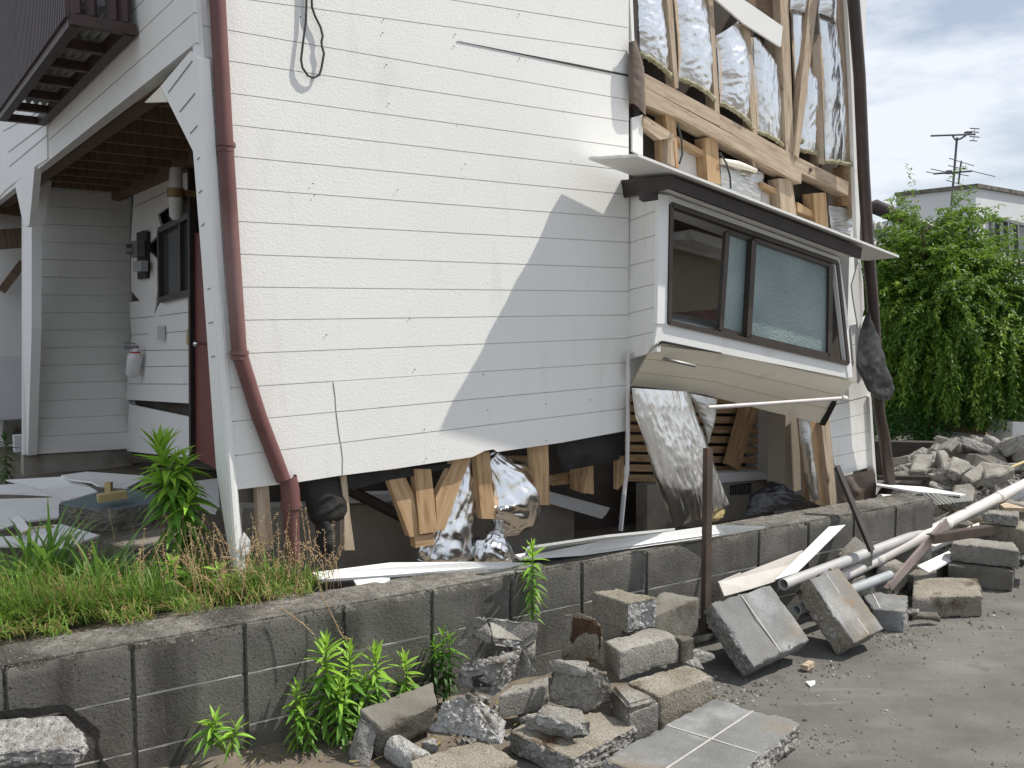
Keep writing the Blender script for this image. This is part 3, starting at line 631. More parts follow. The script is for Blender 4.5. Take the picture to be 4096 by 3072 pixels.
# the torn opening by the junction: casing of a small window
stud('casing', 'd1', [(465, 785), (490, 795), (670, 910), (665, 940), (578, 950), (465, 860)], .03, .05, M['wood_grey'])
stud('casing', 'd1', [(632, 945), (668, 935), (682, 1135), (655, 1125), (630, 1110)], .02, .06, M['wood_grey'])
stud('casing', 'd1', [(580, 955), (632, 945), (630, 1108), (585, 1090)], -.03, .05, M['wood'])
stud('siding_scrap', 'd1', [(390, 800), (462, 780), (462, 1062), (392, 1030)], .02, .015, M['siding'], FW)
stud('torn_siding', 'd1', [(895, -60), (1110, -30), (1415, 180), (1402, 320), (1150, 160)], .035, .014, M['siding'])
stud('upper_sheathing', 'd1', [(1110, -60), (1400, -20), (1405, 175), (1200, 40)], -.05, .02, M['wood_dark'])
# foil faced batts between the studs
BATT = [('foil', [(385, -120), (395, 0), (405, 200), (440, 365)], [(600, -120), (612, 0), (640, 260), (652, 530)], .06, (1.7, 1.2)),
        ('foil', [(650, -100), (672, 0), (690, 200), (700, 380), (705, 535)], [(880, -100), (890, 0), (915, 180), (940, 420), (945, 690)], .085, (1.2, 1.7)),
        ('foil', [(945, 250), (965, 350), (975, 520), (985, 705)], [(1100, 140), (1160, 260), (1185, 500), (1195, 880)], .09, (1.3, 1.5)),
        ('foil_long', [(1195, 255), (1205, 450), (1225, 700), (1240, 895)], [(1250, 290), (1380, 450), (1400, 700), (1408, 1000)], .07, (2, .9)),
        ('foil_long', [(1455, -100), (1462, 60), (1480, 500), (1492, 950)], [(1590, -100), (1580, 100), (1560, 500), (1530, 960)], .06, (2, .8)),
        ('foil_long', [(1560, 450), (1550, 700), (1530, 900), (1525, 1020)], [(1630, 400), (1650, 700), (1672, 900), (1680, 1060)], .06, (2, 1)),
        ('foil_long', [(1650, 60), (1668, 400), (1690, 800), (1702, 1095)], [(1770, 60), (1800, 450), (1850, 750), (1898, 1130)], .07, (1.6, 1.2)),
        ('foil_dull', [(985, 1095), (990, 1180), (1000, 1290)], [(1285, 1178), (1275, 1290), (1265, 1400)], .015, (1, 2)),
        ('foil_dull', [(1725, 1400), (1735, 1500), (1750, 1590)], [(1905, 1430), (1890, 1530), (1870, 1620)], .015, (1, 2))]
for k, (m, L, R, bu, ws) in enumerate(BATT):
    vs, fs, w = loft(FR.at('d1', L, -.045), FR.at('d1', R, -.045), 34, 70, bu*.72, .0115, k+1.0, NR, ws)
    b = MB().add(vs, fs, w, True); o = b.build('insulation_batt', M[m], house)
    if k < 7:
        lo = FR.at('d1', [L[-1], R[-1]], -.03); b = MB(); n = 26; pa = []
        for i in range(n+1):
            t = i/n; p = lo[0].lerp(lo[1], t)+NR*(bu*.6*math.sin(math.pi*t)**.5)+Vec((0, 0, .012*noise.noise(Vec((i*.7, k, 0)))-.006)); pa.append(p)
        b.tube(pa, [.014+.010*noise.noise(Vec((i*.9, k*3, 1))) for i in range(n+1)], 8); b.build('wool_edge', M['wool_green'], o)
for L, R in (([(1460, -160), (1462, 60)], [(1580, -160), (1560, 105)]), ([(1650, -160), (1655, 90)], [(1765, -160), (1772, 165)])):
    vs, fs, w = loft(FR.at('d1', L, -.0), FR.at('d1', R, -.0), 20, 30, .05, .008, 9.0, NR, (1, 1)); MB().add(vs, fs, w, True).build('insulation_batt', M['foil'], house)
lo = FR.at('d1', [(990, 1095), (1100, 1118), (1230, 1160)], .0); b = MB(); b.tube(lo, [.018, .024, .016], 8); b.build('wool_edge', M['cream'], house)
for pts in ([(700, 840), (725, 950), (730, 1050), (710, 1115)], [(985, 1040), (1030, 1110), (1055, 1200), (1060, 1285)]):
    b = MB(); b.tube(FR.at('d1', pts, .05), .006, 6); b.build('loose_wire', M['cable'], house)
# dark bits at the torn edge of the main siding
vs, fs, w = loft(FW.at('d1', [(375, 290), (360, 400), (365, 550), (370, 690)], .05), FW.at('d1', [(405, 270), (445, 400), (465, 470), (480, 800)], .03), 10, 24, .03, .01, 4.4, -V); MB().add(vs, fs, w, True).build('torn_paper', M['felt_brown'], house)
b = MB(); b.prism([FW.hit(*px('d1', x, y), -.02) for x, y in [(366, -300), (440, -300), (440, 800), (395, 800)]], V*.02); b.build('torn_edge', M['fascia'], house)
# brown downpipe and white corner strip at the far right
b = MB(); b.prism(FR.at('s', [(3378, -200), (3390, -200), (3420, 400), (3437, 900), (3460, 1500), (3452, 1500), (3425, 900), (3408, 400)], .03), -NR*.03); b.build('corner_strip', M['trim'], house)
b = MB(); b.tube(FR.at('s', [(3405, -200), (3414, 0), (3438, 300), (3455, 700), (3472, 978), (3494, 1250), (3517, 1657), (3537, 1750), (3558, 1925), (3556, 1945), (3530, 1985), (3504, 2022)], .12), .040, 16); p2 = b.build('corner_downpipe', M['pipe_brown'], house)
# ------------- lower right: wall remnant behind the bay
rem = [(1690, 800), (1850, 690), (1955, 640), (1962, 760), (1978, 1105), (1740, 1165)]
b = MB()
lines = [((1690, 705), (1955, 640)), ((1690, 810), (1958, 745)), ((1700, 915), (1965, 870)), ((1712, 1040), (1972, 988)), ((1740, 1168), (1978, 1105))]
for (a, d), (e, f) in zip(lines, lines[1:]):
    b.prism([FR.hit(*px('c8', *q), .012) for q in ((a[0], a[1]+1.5), (d[0], d[1]+1.5), (f[0], f[1]-1.5), (e[0], e[1]-1.5))], -NR*.012)
lines = [((1815, -70), (1935, -100)), ((1830, 170), (1945, 140)), ((1840, 300), (1950, 262)), ((1850, 420), (1952, 390)), ((1800, 560), (1955, 515)), ((1690, 700), (1955, 635))]
for (a, d), (e, f) in zip(lines[1:], lines[2:]):
    b.prism([FR.hit(*px('c8', *q), .012) for q in ((a[0], a[1]+1.5), (d[0], d[1]+1.5), (f[0], f[1]-1.5), (e[0], e[1]-1.5))], -NR*.012)
b.prism([FR.hit(*px('d3', x, y), .03) for x, y in [(1885, 920), (1935, 740), (1960, 880), (1970, 1080), (1930, 1215), (1895, 1010)]], -NR*.012)
b.build('end_siding', M['siding'], house)
b = MB(); b.prism([FR.hit(*px('c8', x, y), -.004) for x, y in [(1700, 300), (1945, 100), (1978, 1105), (1740, 1165)]], -NR*.02); b.build('end_sheathing', M['siding_smooth'], house)
b = MB(); b.prism([FR.hit(*px('c8', x, y), .03) for x, y in [(1953, 640), (1966, 640), (2008, 1285), (1996, 1290), (1978, 1100)]], -NR*.05); b.build('end_trim', M['trim'], house)
vs, fs, w = loft(FR.at('c8', [(1740, 1170), (1745, 1280), (1760, 1400)], .02), FR.at('c8', [(1980, 1110), (1985, 1240), (1995, 1360)], .02), 20, 16, .05, .03, 2.2, NR, (.4, .4)); MB().add(vs, fs, w, True).build('building_paper', M['felt_brown'], house)
b = MB(); b.prism(FR.at('c8', [(1550, 790), (1635, 815), (1700, 1385), (1600, 1370)], -.02), -NR*.10); b.build('corner_post', M['wood'], house)
b = MB(); b.prism(FR.at('c8', [(1635, 815), (1680, 760), (1745, 1385), (1700, 1390)], .02), -NR*.09); b.build('corner_post', M['wood_grey'], house)
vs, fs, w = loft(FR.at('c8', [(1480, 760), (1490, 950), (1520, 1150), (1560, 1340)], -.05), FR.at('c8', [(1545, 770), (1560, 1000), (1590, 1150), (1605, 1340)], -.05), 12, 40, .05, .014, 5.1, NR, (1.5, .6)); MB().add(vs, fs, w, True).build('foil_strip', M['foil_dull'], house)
b = MB(); b.prism(FR.at('c8', [(1398, 760), (1485, 760), (1500, 1260), (1385, 1290)], -.25), -NR*.15); b.build('inner_pillar', M['room'], house)
# lath wall, sill and foundation seen through the gap
LP = Plane(J-NR*.9, NR)
for k in range(9):
    y0 = 655+66*k; b = MB(); b.prism(LP.at('c8', [(340, y0-25), (1450, y0-5), (1450, y0+38), (340, y0+20)]), -NR*.02); b.build('lath', M['wood'], house)
b = MB(); b.prism(LP.at('c8', [(1130, 690), (1215, 700), (1090, 1135), (1020, 1090)], .12), -NR*.06); b.build('fallen_brace', M['wood'], house)
b = MB(); b.prism(LP.at('c8', [(-1200, 300), (1900, 400), (1900, 1700), (-1200, 1700)], -.12), -NR*.02); b.build('shade_backing', M['dark'], house)  # dark sheet standing for the unlit interior behind the laths
b = MB(); b.prism(LP.at('c8', [(925, 1150), (1240, 1140), (1285, 1165), (1285, 1190), (945, 1215)], .2), -NR*.12); b.build('sill_rail', M['render_white'], house)
b = MB(); b.prism(LP.at('c8', [(480, 1230), (1450, 1190), (1450, 1600), (480, 1600)], .17), -NR*.12); fo = b.build('foundation', M['foundation'], house)
b = MB()
b.prism(LP.at('c8', [(1030, 1230), (1172, 1215), (1172, 1285), (1030, 1295)], .176), -NR*.003); b.build('foundation_vent', M['felt'], fo)
b = MB()
for k in range(9): p = LP.at('c8', [(1040+16*k, 1229), (1040+16*k, 1293)], .18); b.beam(p[0], p[1], .008, .005, up=NR)
b.build('vent_bars', M['grey'], fo)
# under the main wall: foundation, hanging studs, felt
UB = Plane(FW.p+V*.6, -V)
b = MB(); b.prism(UB.at('c4', [(-100, 960), (2300, 900), (2300, 1500), (-100, 1500)]), V*.15); b.build('foundation', M['foundation'], house)
b = MB(); b.prism(UB.at('c4', [(-200, 300), (2300, 100), (2300, 1000), (-200, 1000)], -.5), V*.05); b.build('shade_backing', M['dark'], house)  # dark sheet giving the shade under the house
b = MB(); b.prism(UB.at('c4', [(560, 870), (1060, 855), (1060, 905), (560, 935)], .05), V*.1); b.build('sill_rail', M['render_white'], house)
b = MB(); b.prism(UB.at('c4', [(1930, 790), (2560, 960), (2530, 1010), (1990, 860)], .12), V*.05); b.prism(UB.at('c4', [(1990, 860), (2530, 1010), (2500, 1040), (2040, 905)], .14), V*.03); b.build('fallen_rail', M['render_white'], house)
b = MB(); b.tube(UB.at('c4', [(650, 820), (850, 920), (1060, 1030)], .15), .03, 10); b.build('old_drain', M['pipe_brown'], house)
for k, q in enumerate(([(612, 720), (655, 725), (680, 1010), (715, 1265), (640, 1268), (640, 1000)], [(930, 680), (1050, 680), (1140, 860), (1182, 1168), (1112, 1170)], [(1145, 680), (1265, 680), (1290, 900), (1312, 1132), (1185, 1152)],
                       [(1145, 1165), (1285, 1145), (1292, 1225), (1155, 1250)], [(1440, 600), (1555, 590), (1480, 790), (1362, 1125), (1310, 1120), (1300, 890)], [(1590, 560), (1692, 555), (1700, 760), (1742, 1042), (1630, 1038)], [(1995, 520), (2112, 500), (2125, 942), (2036, 938)])):
    b = MB(); th = .05 if k != 6 else .06
    b.prism(FW.at('c4', q, -.03-.012*(k % 2)), V*.05); b.build('hanging_stud', M['wood'] if k else M['wood_grey'], house)
b = MB(); b.prism(FW.at('c4', [(8, 800), (90, 790), (130, 1250), (25, 1300)], -.02), V*.05); b.build('corner_stud', M['wood_grey'], house)
for k, q in enumerate(([(1740, 590), (1995, 588), (1995, 700), (1830, 690)], [(1975, 790), (2030, 710), (2040, 735), (2000, 815)], [(2300, 660), (2400, 620), (2410, 820), (2380, 860), (2300, 830)], [(2150, 730), (2330, 700), (2330, 780), (2150, 800)])):
    b = MB(); b.prism(FW.at('c4', q, -.25-.05*k), V*.04); b.build('batten', M['wood'], house)
stud('hanging_stud', 'c8', [(90, 930), (118, 935), (125, 1290), (60, 1280), (95, 1070)], -.1, .04, M['wood'], FW)
stud('hanging_stud', 'c8', [(285, 1040), (325, 1035), (325, 1215), (285, 1260)], -.1, .04, M['wood'], FW)
b = MB(); 
for L, R in (([(330, 760), (350, 900), (380, 1040), (440, 1100)], [(600, 700), (620, 840), (685, 930), (665, 1010)]), ([(420, 1000), (430, 1150), (440, 1330)], [(500, 960), (560, 1080), (575, 1250)])):
    vs, fs, w = loft(FW.at('c4', L, -.07), FW.at('c4', R, -.07), 18, 26, .05, .02, 3.3, -V, (.6, .6)); MB().add(vs, fs, w, True).build('hanging_felt', M['felt'], house)
vs, fs, w = loft(FW.at('c8', [(-130, 920), (-110, 1050), (-60, 1130)], -.05), FW.at('c8', [(345, 860), (320, 960), (290, 1060)], -.05), 26, 16, .02, .012, 6.1, -V, (.5, .5)); MB().add(vs, fs, w, True).build('hanging_felt', M['felt'], house)
b = MB(); b.prism(FW.at('c4', [(640, 735), (950, 690), (1430, 640), (1425, 660), (1200, 720), (960, 760), (700, 830), (645, 790)], -.04), V*.01); b.build('sheathing_edge', M['felt'], house)

# unseen floor, roof, end and rear walls, added to keep sun from leaking in
EN = FR.hit(3440, 900, -.12); EN.z = 0; K0 = CORNER+U*.16+V*.2; K0.z = 0; JJ = J-NR*.2+V*.2; JJ.z = 0
PL = [K0, JJ, EN, EN+V*7.5, K0+V*10.5]
for nm, z, t in (('unseen_upper_floor', ZC+.17, .2), ('roof', 6.6, .25)):
    b = MB(); b.prism([p+Vec((0, 0, z)) for p in PL], (0, 0, t)); b.build(nm, M['dark'], house)
b = MB(); b.prism([EN, EN+V*7.5, EN+V*7.5-U*.12, EN-U*.12], (0, 0, 6.5)); b.build('unseen_end_wall', M['siding_smooth'], house)
b = MB(); b.prism([EN+V*7.5, K0+V*10.5, K0+V*10.62, EN+V*7.62], (0, 0, 6.5)); b.build('unseen_rear_wall', M['siding_smooth'], house)
# ------------- bay window
def bay(name, c, q, off, th, m, par): b = MB(); b.prism(FR.at(c, q, off), -NR*th); return b.build(name, M[m], par)
BO_ = .30
bayo = bay('bay_window', 'd3', [(562, 1180), (628, 1180), (1845, 1458), (1862, 1545), (1870, 1560), (1820, 1545), (1000, 1385), (565, 1300), (540, 1330)], BO_, .02, 'siding_smooth', house)
bay('bay_corner', 'd3', [(575, 300), (640, 310), (625, 1182), (600, 1182), (560, 1182)], BO_+.006, .03, 'trim', bayo)
bay('bay_head', 'd3', [(600, 290), (1800, 735), (1770, 775), (640, 365), (636, 300)], BO_+.002, .02, 'siding_smooth', bayo)
bay('bay_jamb', 'd3', [(1765, 765), (1800, 740), (1850, 1080), (1890, 1545), (1862, 1548), (1845, 1455)], BO_+.006, .03, 'trim', bayo)
# left cheek with siding lines, back to the main wall
fe = [FR.hit(*px('d3', 575-15*t, 300+880*t), BO_) for t in [0, .12, .31, .5, .69, .87, 1.06, 1.22]]
be = [FW.hit(*px('d3', 368-10*t, 320+870*t), 0) for t in [0, .19, .36, .54, .73, .915, 1.1, 1.27]]
b = MB()
for i in range(7):
    g = Vec((0, 0, .002)); b.prism([be[i]-g, fe[i]-g, fe[i+1]+g, be[i+1]+g], U*.02)
b.build('bay_cheek', M['siding'], bayo)
b = MB(); b.prism([be[0]+U*.008, fe[0]+U*.008, fe[-1]+U*.008, be[-1]+U*.008], U*.02); b.build('cheek_sheathing', M['siding_smooth'], bayo)
frm = MB()
wf = FR.at('d3', [(640, 372), (1768, 770), (1842, 1452), (626, 1172)], BO_-.01)
for i in range(4): frm.beam(wf[i], wf[(i+1) % 4], .026, .05, up=NR)
fr = frm.build('window_frame', M['alu_brown'], bayo)
def sash(c, q, off, w, name):
    b = MB(); p = FR.at(c, q, off)
    for i in range(4): b.beam(p[i], p[(i+1) % 4], w*(.55 if i == 0 else 1), w*.8, up=NR)
    s = b.build(name, M['alu_brown'], bayo); b = MB(); b.prism([v-NR*.003 for v in p], -NR*.006); b.build('frosted_pane', M['glass_frost'], s)
sash('d3', [(1032, 560), (1185, 612), (1150, 1270), (985, 1225)], BO_-.03, .034, 'sliding_sash')
sash('d3', [(1208, 612), (1730, 790), (1722, 1405), (1172, 1275)], BO_-.005, .040, 'sliding_sash')
b = MB(); b.prism(FR.at('d3', [(1715, 780), (1772, 775), (1846, 1455), (1715, 1420)], BO_-.07), -NR*.01); b.build('side_gap_shade', M['dark'], bayo)  # dark panel behind the sash, so the gap reads as shaded
b = MB(); b.prism(FW.at('c8', [(350, 350), (495, 345), (455, 400), (372, 575), (350, 575)], .002), V*.02); b.build('corner_panel', M['siding'], house)
# room seen through the open left part
RB = Plane(J-NR*1.2, NR)
b = MB(); b.prism(RB.at('d3', [(300, 200), (1300, 300), (1300, 1180), (300, 1090)]), -NR*.05); b.build('room_wall', M['room'], bayo)
b = MB(); b.prism(RB.at('d3', [(600, 530), (720, 560), (1010, 680), (1010, 750), (600, 640)], .15), -NR*.05); b.prism(RB.at('d3', [(705, 610), (720, 555), (790, 540), (1050, 620), (1050, 690), (800, 612)], .4), -NR*.18); b.build('ceiling_beam', M['board'], bayo)
b = MB(); b.prism(RB.at('d3', [(600, 420), (1100, 560), (1100, 640), (600, 520)], .2), -NR*.05); b.build('dark_ceiling', M['wood_dark'], bayo)
b = MB(); b.prism(RB.at('d3', [(600, 1115), (1000, 1080), (1000, 1170), (600, 1150)], .5), -NR*.02); b.build('red_debris', M['pipe_red'], bayo)
b = MB(); b.prism([FR.hit(*px('d3', x, y), o) for x, y, o in [(626, 1150, .2), (960, 1215, .2), (960, 1160, -.3), (640, 1110, -.3)]], (0, 0, -.02)); b.build('inner_sill', M['pipe_grey'], bayo)
# fascia of the little roof
b = MB(); f0 = FW.hit(*px('d3', 305, 205), .0); f1 = FR.hit(*px('d3', 650, 178), BO_+.12); f2 = FR.hit(*px('d3', 1955, 665), BO_+.12)
g0 = FW.hit(*px('d3', 322, 326), .0); g1 = FR.hit(*px('d3', 645, 260), BO_+.115); g2 = FR.hit(*px('d3', 1945, 738), BO_+.115)
b.prism([f0, f1, g1, g0], U*.02); b.prism([f1, f2, g2, g1], -NR*.022)
h = .55
pass
b.build('roof_fascia', M['fascia'], bayo)
b = MB(); b.prism([g0+Vec((0, 0, .012))+U*.012, g1+Vec((0, 0, .012))-NR*.02+U*.012, g2+Vec((0, 0, .012))-NR*.02, g2-NR*.5, g0-NR*.1+U*.1], (0, 0, .012)); b.build('roof_soffit', M['siding_smooth'], bayo)
b = MB(); b.prism([p+Vec((0, 0, -.014)) for p in (f0-NR*.01, f1-NR*.03, f2-NR*.03, f2-NR*.45, f0-NR*.05+U*.1)], (0, 0, .010)); b.build('roof_top', M['fascia'], bayo)
bay('fascia_bracket', 'd3', [(460, 300), (565, 278), (568, 340), (490, 352), (462, 335)], BO_+.03, .03, 'fascia', bayo)
# sloped underside boards
b = MB(); t0 = FR.at('c8', [(490, 352), (560, 292), (1000, 358), (1820, 528), (1845, 545)], BO_-.01); u0 = [FR.hit(*px('c8', x, y), o) for x, y, o in [(365, 570, .0), (740, 612, .02), (1200, 700, .0), (1640, 810, .05), (1640, 810, .05)]]
rowsu = 3
pts_t = FR.at('c8', [(490, 352), (1000, 358), (1845, 545)], BO_-.01); pts_t[0] = FR.hit(*px('c8', 520, 322), BO_-.01)
def under(t): return [FR.hit(*px('c8', 520+(365-520)*t, 300+(570-300)*t), .29-.29*t), FR.hit(*px('c8', 1000+(900-1000)*t, 356+(645-356)*t), .29-.29*t), FR.hit(*px('c8', 1843+(1640-1843)*t, 543+(810-543)*t), .29-.25*t)]
vs = []; nn = 12
for k in range(nn+1):
    q = under(k/nn)
    for t in range(17): u = t/16; p = q[0].lerp(q[1], u*2) if u < .5 else q[1].lerp(q[2], u*2-1); vs.append(p+Vec((0, 0, .010*math.sin(u*5)*k/nn+.004*noise.noise(Vec((u*6, k*.5, 2))))))
gf = [(k*17+t, k*17+t+1, (k+1)*17+t+1, (k+1)*17+t) for k in range(nn) for t in range(16)]
b.add(vs, gf, smooth=True); b.add([p+Vec((0, 0, .014)) for p in vs], [f[::-1] for f in gf], smooth=True)
un = b.build('bay_underside', M['cream'], bayo)
for kk in (4, 8):
    b = MB(); b.tube([vs[kk*17+t]-Vec((0, 0, .0)) for t in range(17)], .0022, 5); b.build('board_joint', M['bamboo'], un)
bay('underside_gap_shade', 'd3', [(500, 1380), (590, 1298), (610, 1300), (1000, 1380), (1000, 1388), (600, 1318), (560, 1330)], BO_+.004, .004, 'felt', bayo)  # solid dark strip painted as the shade of a gap
b = MB(); b.prism([FR.hit(*px('c8', x, y), o) for x, y, o in [(1640, 812, .06), (1735, 665, .2), (1735, 690, .2), (1660, 835, .06)]], -NR*.04); b.build('torn_felt', M['felt'], bayo)
# white water pipes near the bay
b = MB(); vp = [(302, 1530), (325, 1290), (345, 1130), (352, 800), (352, 372), (360, 356), (490, 362), (630, 400), (795, 438)]
pth = FW.at('c8', vp, .06); b.tube(pth[:2], .014, 10); wp_ = b.build('water_pipe', M['pipe_grey'], house)
b = MB(); b.tube(pth[1:6], .013, 10); b.tube(pth[5:7], .013, 10); b.tube(FW.at('c8', [(345, 1100), (340, 1160)], .06), .017, 10); b.build('white_pipe_run', M['pipe_white'], wp_)
b = MB(); b.tube([FW.hit(*px('c8', 490, 362), .06)]+FR.at('c8', [(640, 402), (795, 438)], .28), .009, 8); b.build('bent_rod', M['grey'], wp_)

# ------------------------------------------------------------------ loose things about the house
def single(name, b, m, label, cat, group=None, kind=None):
    return tag(b.build(name, m if not isinstance(m, str) else M[m]), label, cat, group, kind)
# board lying on the bay roof
T = FW.hit(*px('d3', 90, 65), .075); F_ = FW.hit(*px('d3', 430, 45), .45)
def along(p, xt):                       # walk from p along the roof direction until its picture x is xt
    lo, hi = 0, 8
    for _ in range(40):
        m_ = (lo+hi)/2; q = p+E1*m_-CAM; x = 2048+FPX*q.x/(q.y*CT-q.z*ST)
        lo, hi = (m_, hi) if x < xt else (lo, m_)
    return p+E1*lo
F2 = along(F_, 3596); T2 = along(T, 3455)
jag = lambda a, d, n, s: [a.lerp(d, i/n)+(Vec((rnd.uniform(-s, s), rnd.uniform(-s, s), 0)) if 0 < i < n else Vec()) for i in range(n+1)]
b = MB(); b.prism(jag(T, F_, 10, .012)+[F2, T2], (0, 0, .014))
single('fallen_board', b, 'siding', 'long white siding board with a ragged end lying on the roof of the bay window', 'board')
# loop of cable
b = MB(); pts = [(727, -260), (727, 0), (724, 120), (710, 220), (697, 330), (705, 375), (735, 418), (765, 430), (797, 415), (808, 385), (818, 330), (824, 295), (812, 255), (810, 230), (817, 200), (805, 150), (775, 90), (758, 40), (756, 0), (756, -260)]
b.tube(FW.at('d4', pts, .03), .0052, 8); single('cable_loop', b, 'cable', 'dark cable hanging in a loop on the upper white siding', 'cable')
# big foil batt leaning under the bay
vs, fs, w = loft(FR.at('e7', [(320, 130), (360, 420), (470, 730), (560, 1060), (690, 1380), (740, 1560)], .12), FR.at('e7', [(900, 170), (1000, 470), (1090, 700), (1170, 930), (1250, 1130), (1320, 1310)], .04), 60, 110, .05, .010, 1.7, NR, (2.0, .8))
b = MB().add(vs, fs, w, True); o = single('foil_batt', b, 'foil_long', 'tall silver foil insulation batt slumped under the bay window', 'insulation')
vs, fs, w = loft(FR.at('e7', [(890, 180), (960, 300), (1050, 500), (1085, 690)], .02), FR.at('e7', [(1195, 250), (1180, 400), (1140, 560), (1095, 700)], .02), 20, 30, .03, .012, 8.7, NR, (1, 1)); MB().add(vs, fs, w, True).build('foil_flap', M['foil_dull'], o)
me = rough([(FR.at('e7', [(1050, 1430), (1150, 1370), (1290, 1340), (1310, 1440), (1220, 1490), (1080, 1500)], .06), -NR*.08, [0, 1, 2, 3, 4, 5])], 3, .01, .03, .02); link('wool_tuft', me, [M['wool'], M['wool']], o)
# foil tube and tied foil sack below the main wall
def lathe(path, rad, seg, seed, wr, squash=1.0, creases=9):
    vs, fs, w = [], [], []; n = len(path)
    for i, p in enumerate(path):
        d = (path[min(i+1, n-1)]-path[max(i-1, 0)]).normalized(); a = d.cross(V).normalized(); c = a.cross(d)
        for k in range(seg):
            t = 2*math.pi*k/seg; cr = 1-abs(noise.noise(Vec((math.cos(t)*creases*.35, math.sin(t)*creases*.35, i*.06+seed))))*2
            cr2 = noise.noise(Vec((math.cos(t)*3, math.sin(t)*3, i*.28+seed)))
            r = rad[i]+wr*(cr+cr2*.9)*(1 if 0 < i < n-1 else .3)
            vs.append(p+a*math.cos(t)*r+c*math.sin(t)*r*squash); w.append((t*.12, i*.03, seed))
    for i in range(n-1):
        for k in range(seg): q = i*seg+k; q2 = i*seg+(k+1) % seg; fs.append((q, q2, q2+seg, q+seg))
    fs.append(tuple(range(seg))); fs.append(tuple((n-1)*seg+k for k in range(seg-1, -1, -1)))
    return MB().add(vs, fs, w, True)
def interp(keys, n):
    out = []
    for i in range(n):
        t = i/(n-1)*(len(keys)-1); k = min(int(t), len(keys)-2); f = t-k; f = f*f*(3-2*f)
        out.append(tuple(keys[k][j]+(keys[k+1][j]-keys[k][j])*(t-k if j < 2 else f) for j in range(3)))
    return out
k = interp([(1545, 560, .06), (1520, 700, .085), (1490, 850, .105), (1440, 1000, .115), (1390, 1150, .13), (1355, 1290, .15), (1350, 1340, .14)], 60)
b = lathe([FW.hit(*px('c4', x, y), -.16) for x, y, r in k], [r for *_, r in k], 64, 1.1, .014, .7, 18)
single('foil_roll', b, 'foil', 'upright crumpled silver foil roll standing behind the hanging wall studs', 'insulation')
k = interp([(1690, 590, .04), (1745, 690, .09), (1800, 780, .15), (1840, 890, .195), (1840, 990, .175), (1800, 1080, .105), (1765, 1145, .03), (1745, 1185, .075), (1720, 1250, .125), (1700, 1310, .13), (1700, 1340, .10)], 70)
b = lathe([FW.hit(*px('c4', x, y), -.12) for x, y, r in k], [r for *_, r in k], 72, 5.2, .016, .6, 22)
single('foil_sack', b, 'foil', 'puffed silver foil sack tied in the middle, hanging below the main wall', 'insulation')
# black bag with yellow wool
vs, fs, w = loft([G(*px('c8', x, y), z) for x, y, z in [(1120, 1440, .32), (1160, 1300, .45), (1270, 1215, .52)]], [G(*px('c8', x, y), z) for x, y, z in [(1720, 1400, .33), (1560, 1340, .42), (1400, 1260, .50)]], 40, 26, .05, .03, 2.9, (NR+Vec((0, 0, 1))).normalized(), (.7, .5))
b = MB().add(vs, fs, w, True); bg_ = single('black_bag', b, 'bag', 'shiny black plastic bag spilling yellow glass wool on the wall top under the bay', 'bag')
me = rough([(Gs('c8', [(1160, 1470, .37), (1230, 1425, .40), (1365, 1425, .40), (1350, 1465, .37), (1250, 1490, .36)]), (0, 0, -.04), [0, 1, 2, 3, 4])], 5, .008, .02, .014); link('wool_tuft', me, [M['wool'], M['wool']], bg_)
b = MB(); b.tube([FR.hit(*px('c8', 882, 714), .25), FR.hit(*px('c8', 1330, 684), .28), FR.hit(*px('c8', 1775, 652), .32)], .0125, 12); p = FR.hit(*px('c8', 1780, 652), .32); b.tube([p-E1*.02, p+E1*.03], .019, 12)
single('dangling_pipe', b, 'pipe_white', 'thin white plastic pipe hanging level across the underside of the bay', 'pipe')
vs, fs, w = loft(FR.at('d2', [(175, 1050), (150, 1170), (135, 1290), (185, 1395), (235, 1435)], .2), FR.at('d2', [(186, 1055), (240, 1160), (268, 1280), (302, 1385), (282, 1437)], .2), 30, 50, .02, .034, 7.7, NR, (.5, .75)); b = MB().add(vs, fs, w, True)
single('torn_sheet', b, 'sheet_black', 'crumpled black roofing felt snagged on the brown corner pipe of the house', 'felt sheet')
# fire extinguisher
p0, p1 = DW.hit(*px('c2', 860, 765), .10), DW.hit(*px('c2', 878, 625), .10)
b = MB(); b.tube([p0, p0.lerp(p1, .06), p0.lerp(p1, .85), p1, p1+Vec((0, 0, .04))], [.06, .068, .068, .04, .022], 18); ex = single('fire_extinguisher', b, 'white_gloss', 'small white fire extinguisher hanging on the cracked entrance wall', 'fire extinguisher')
b = MB(); q = p1+Vec((0, 0, .05)); b.beam(q-V*.0+U*.03, q-U*.10, .03, .03); b.beam(q+Vec((0, 0, .03)), q-U*.10+Vec((0, 0, .05)), .025, .015); b.build('extinguisher_handle', M['grey'], ex)
b = MB(); b.tube([p1-Vec((0, 0, .006)), p1+Vec((0, 0, .008))], .046, 16); b.build('red_band', M['red'], ex)

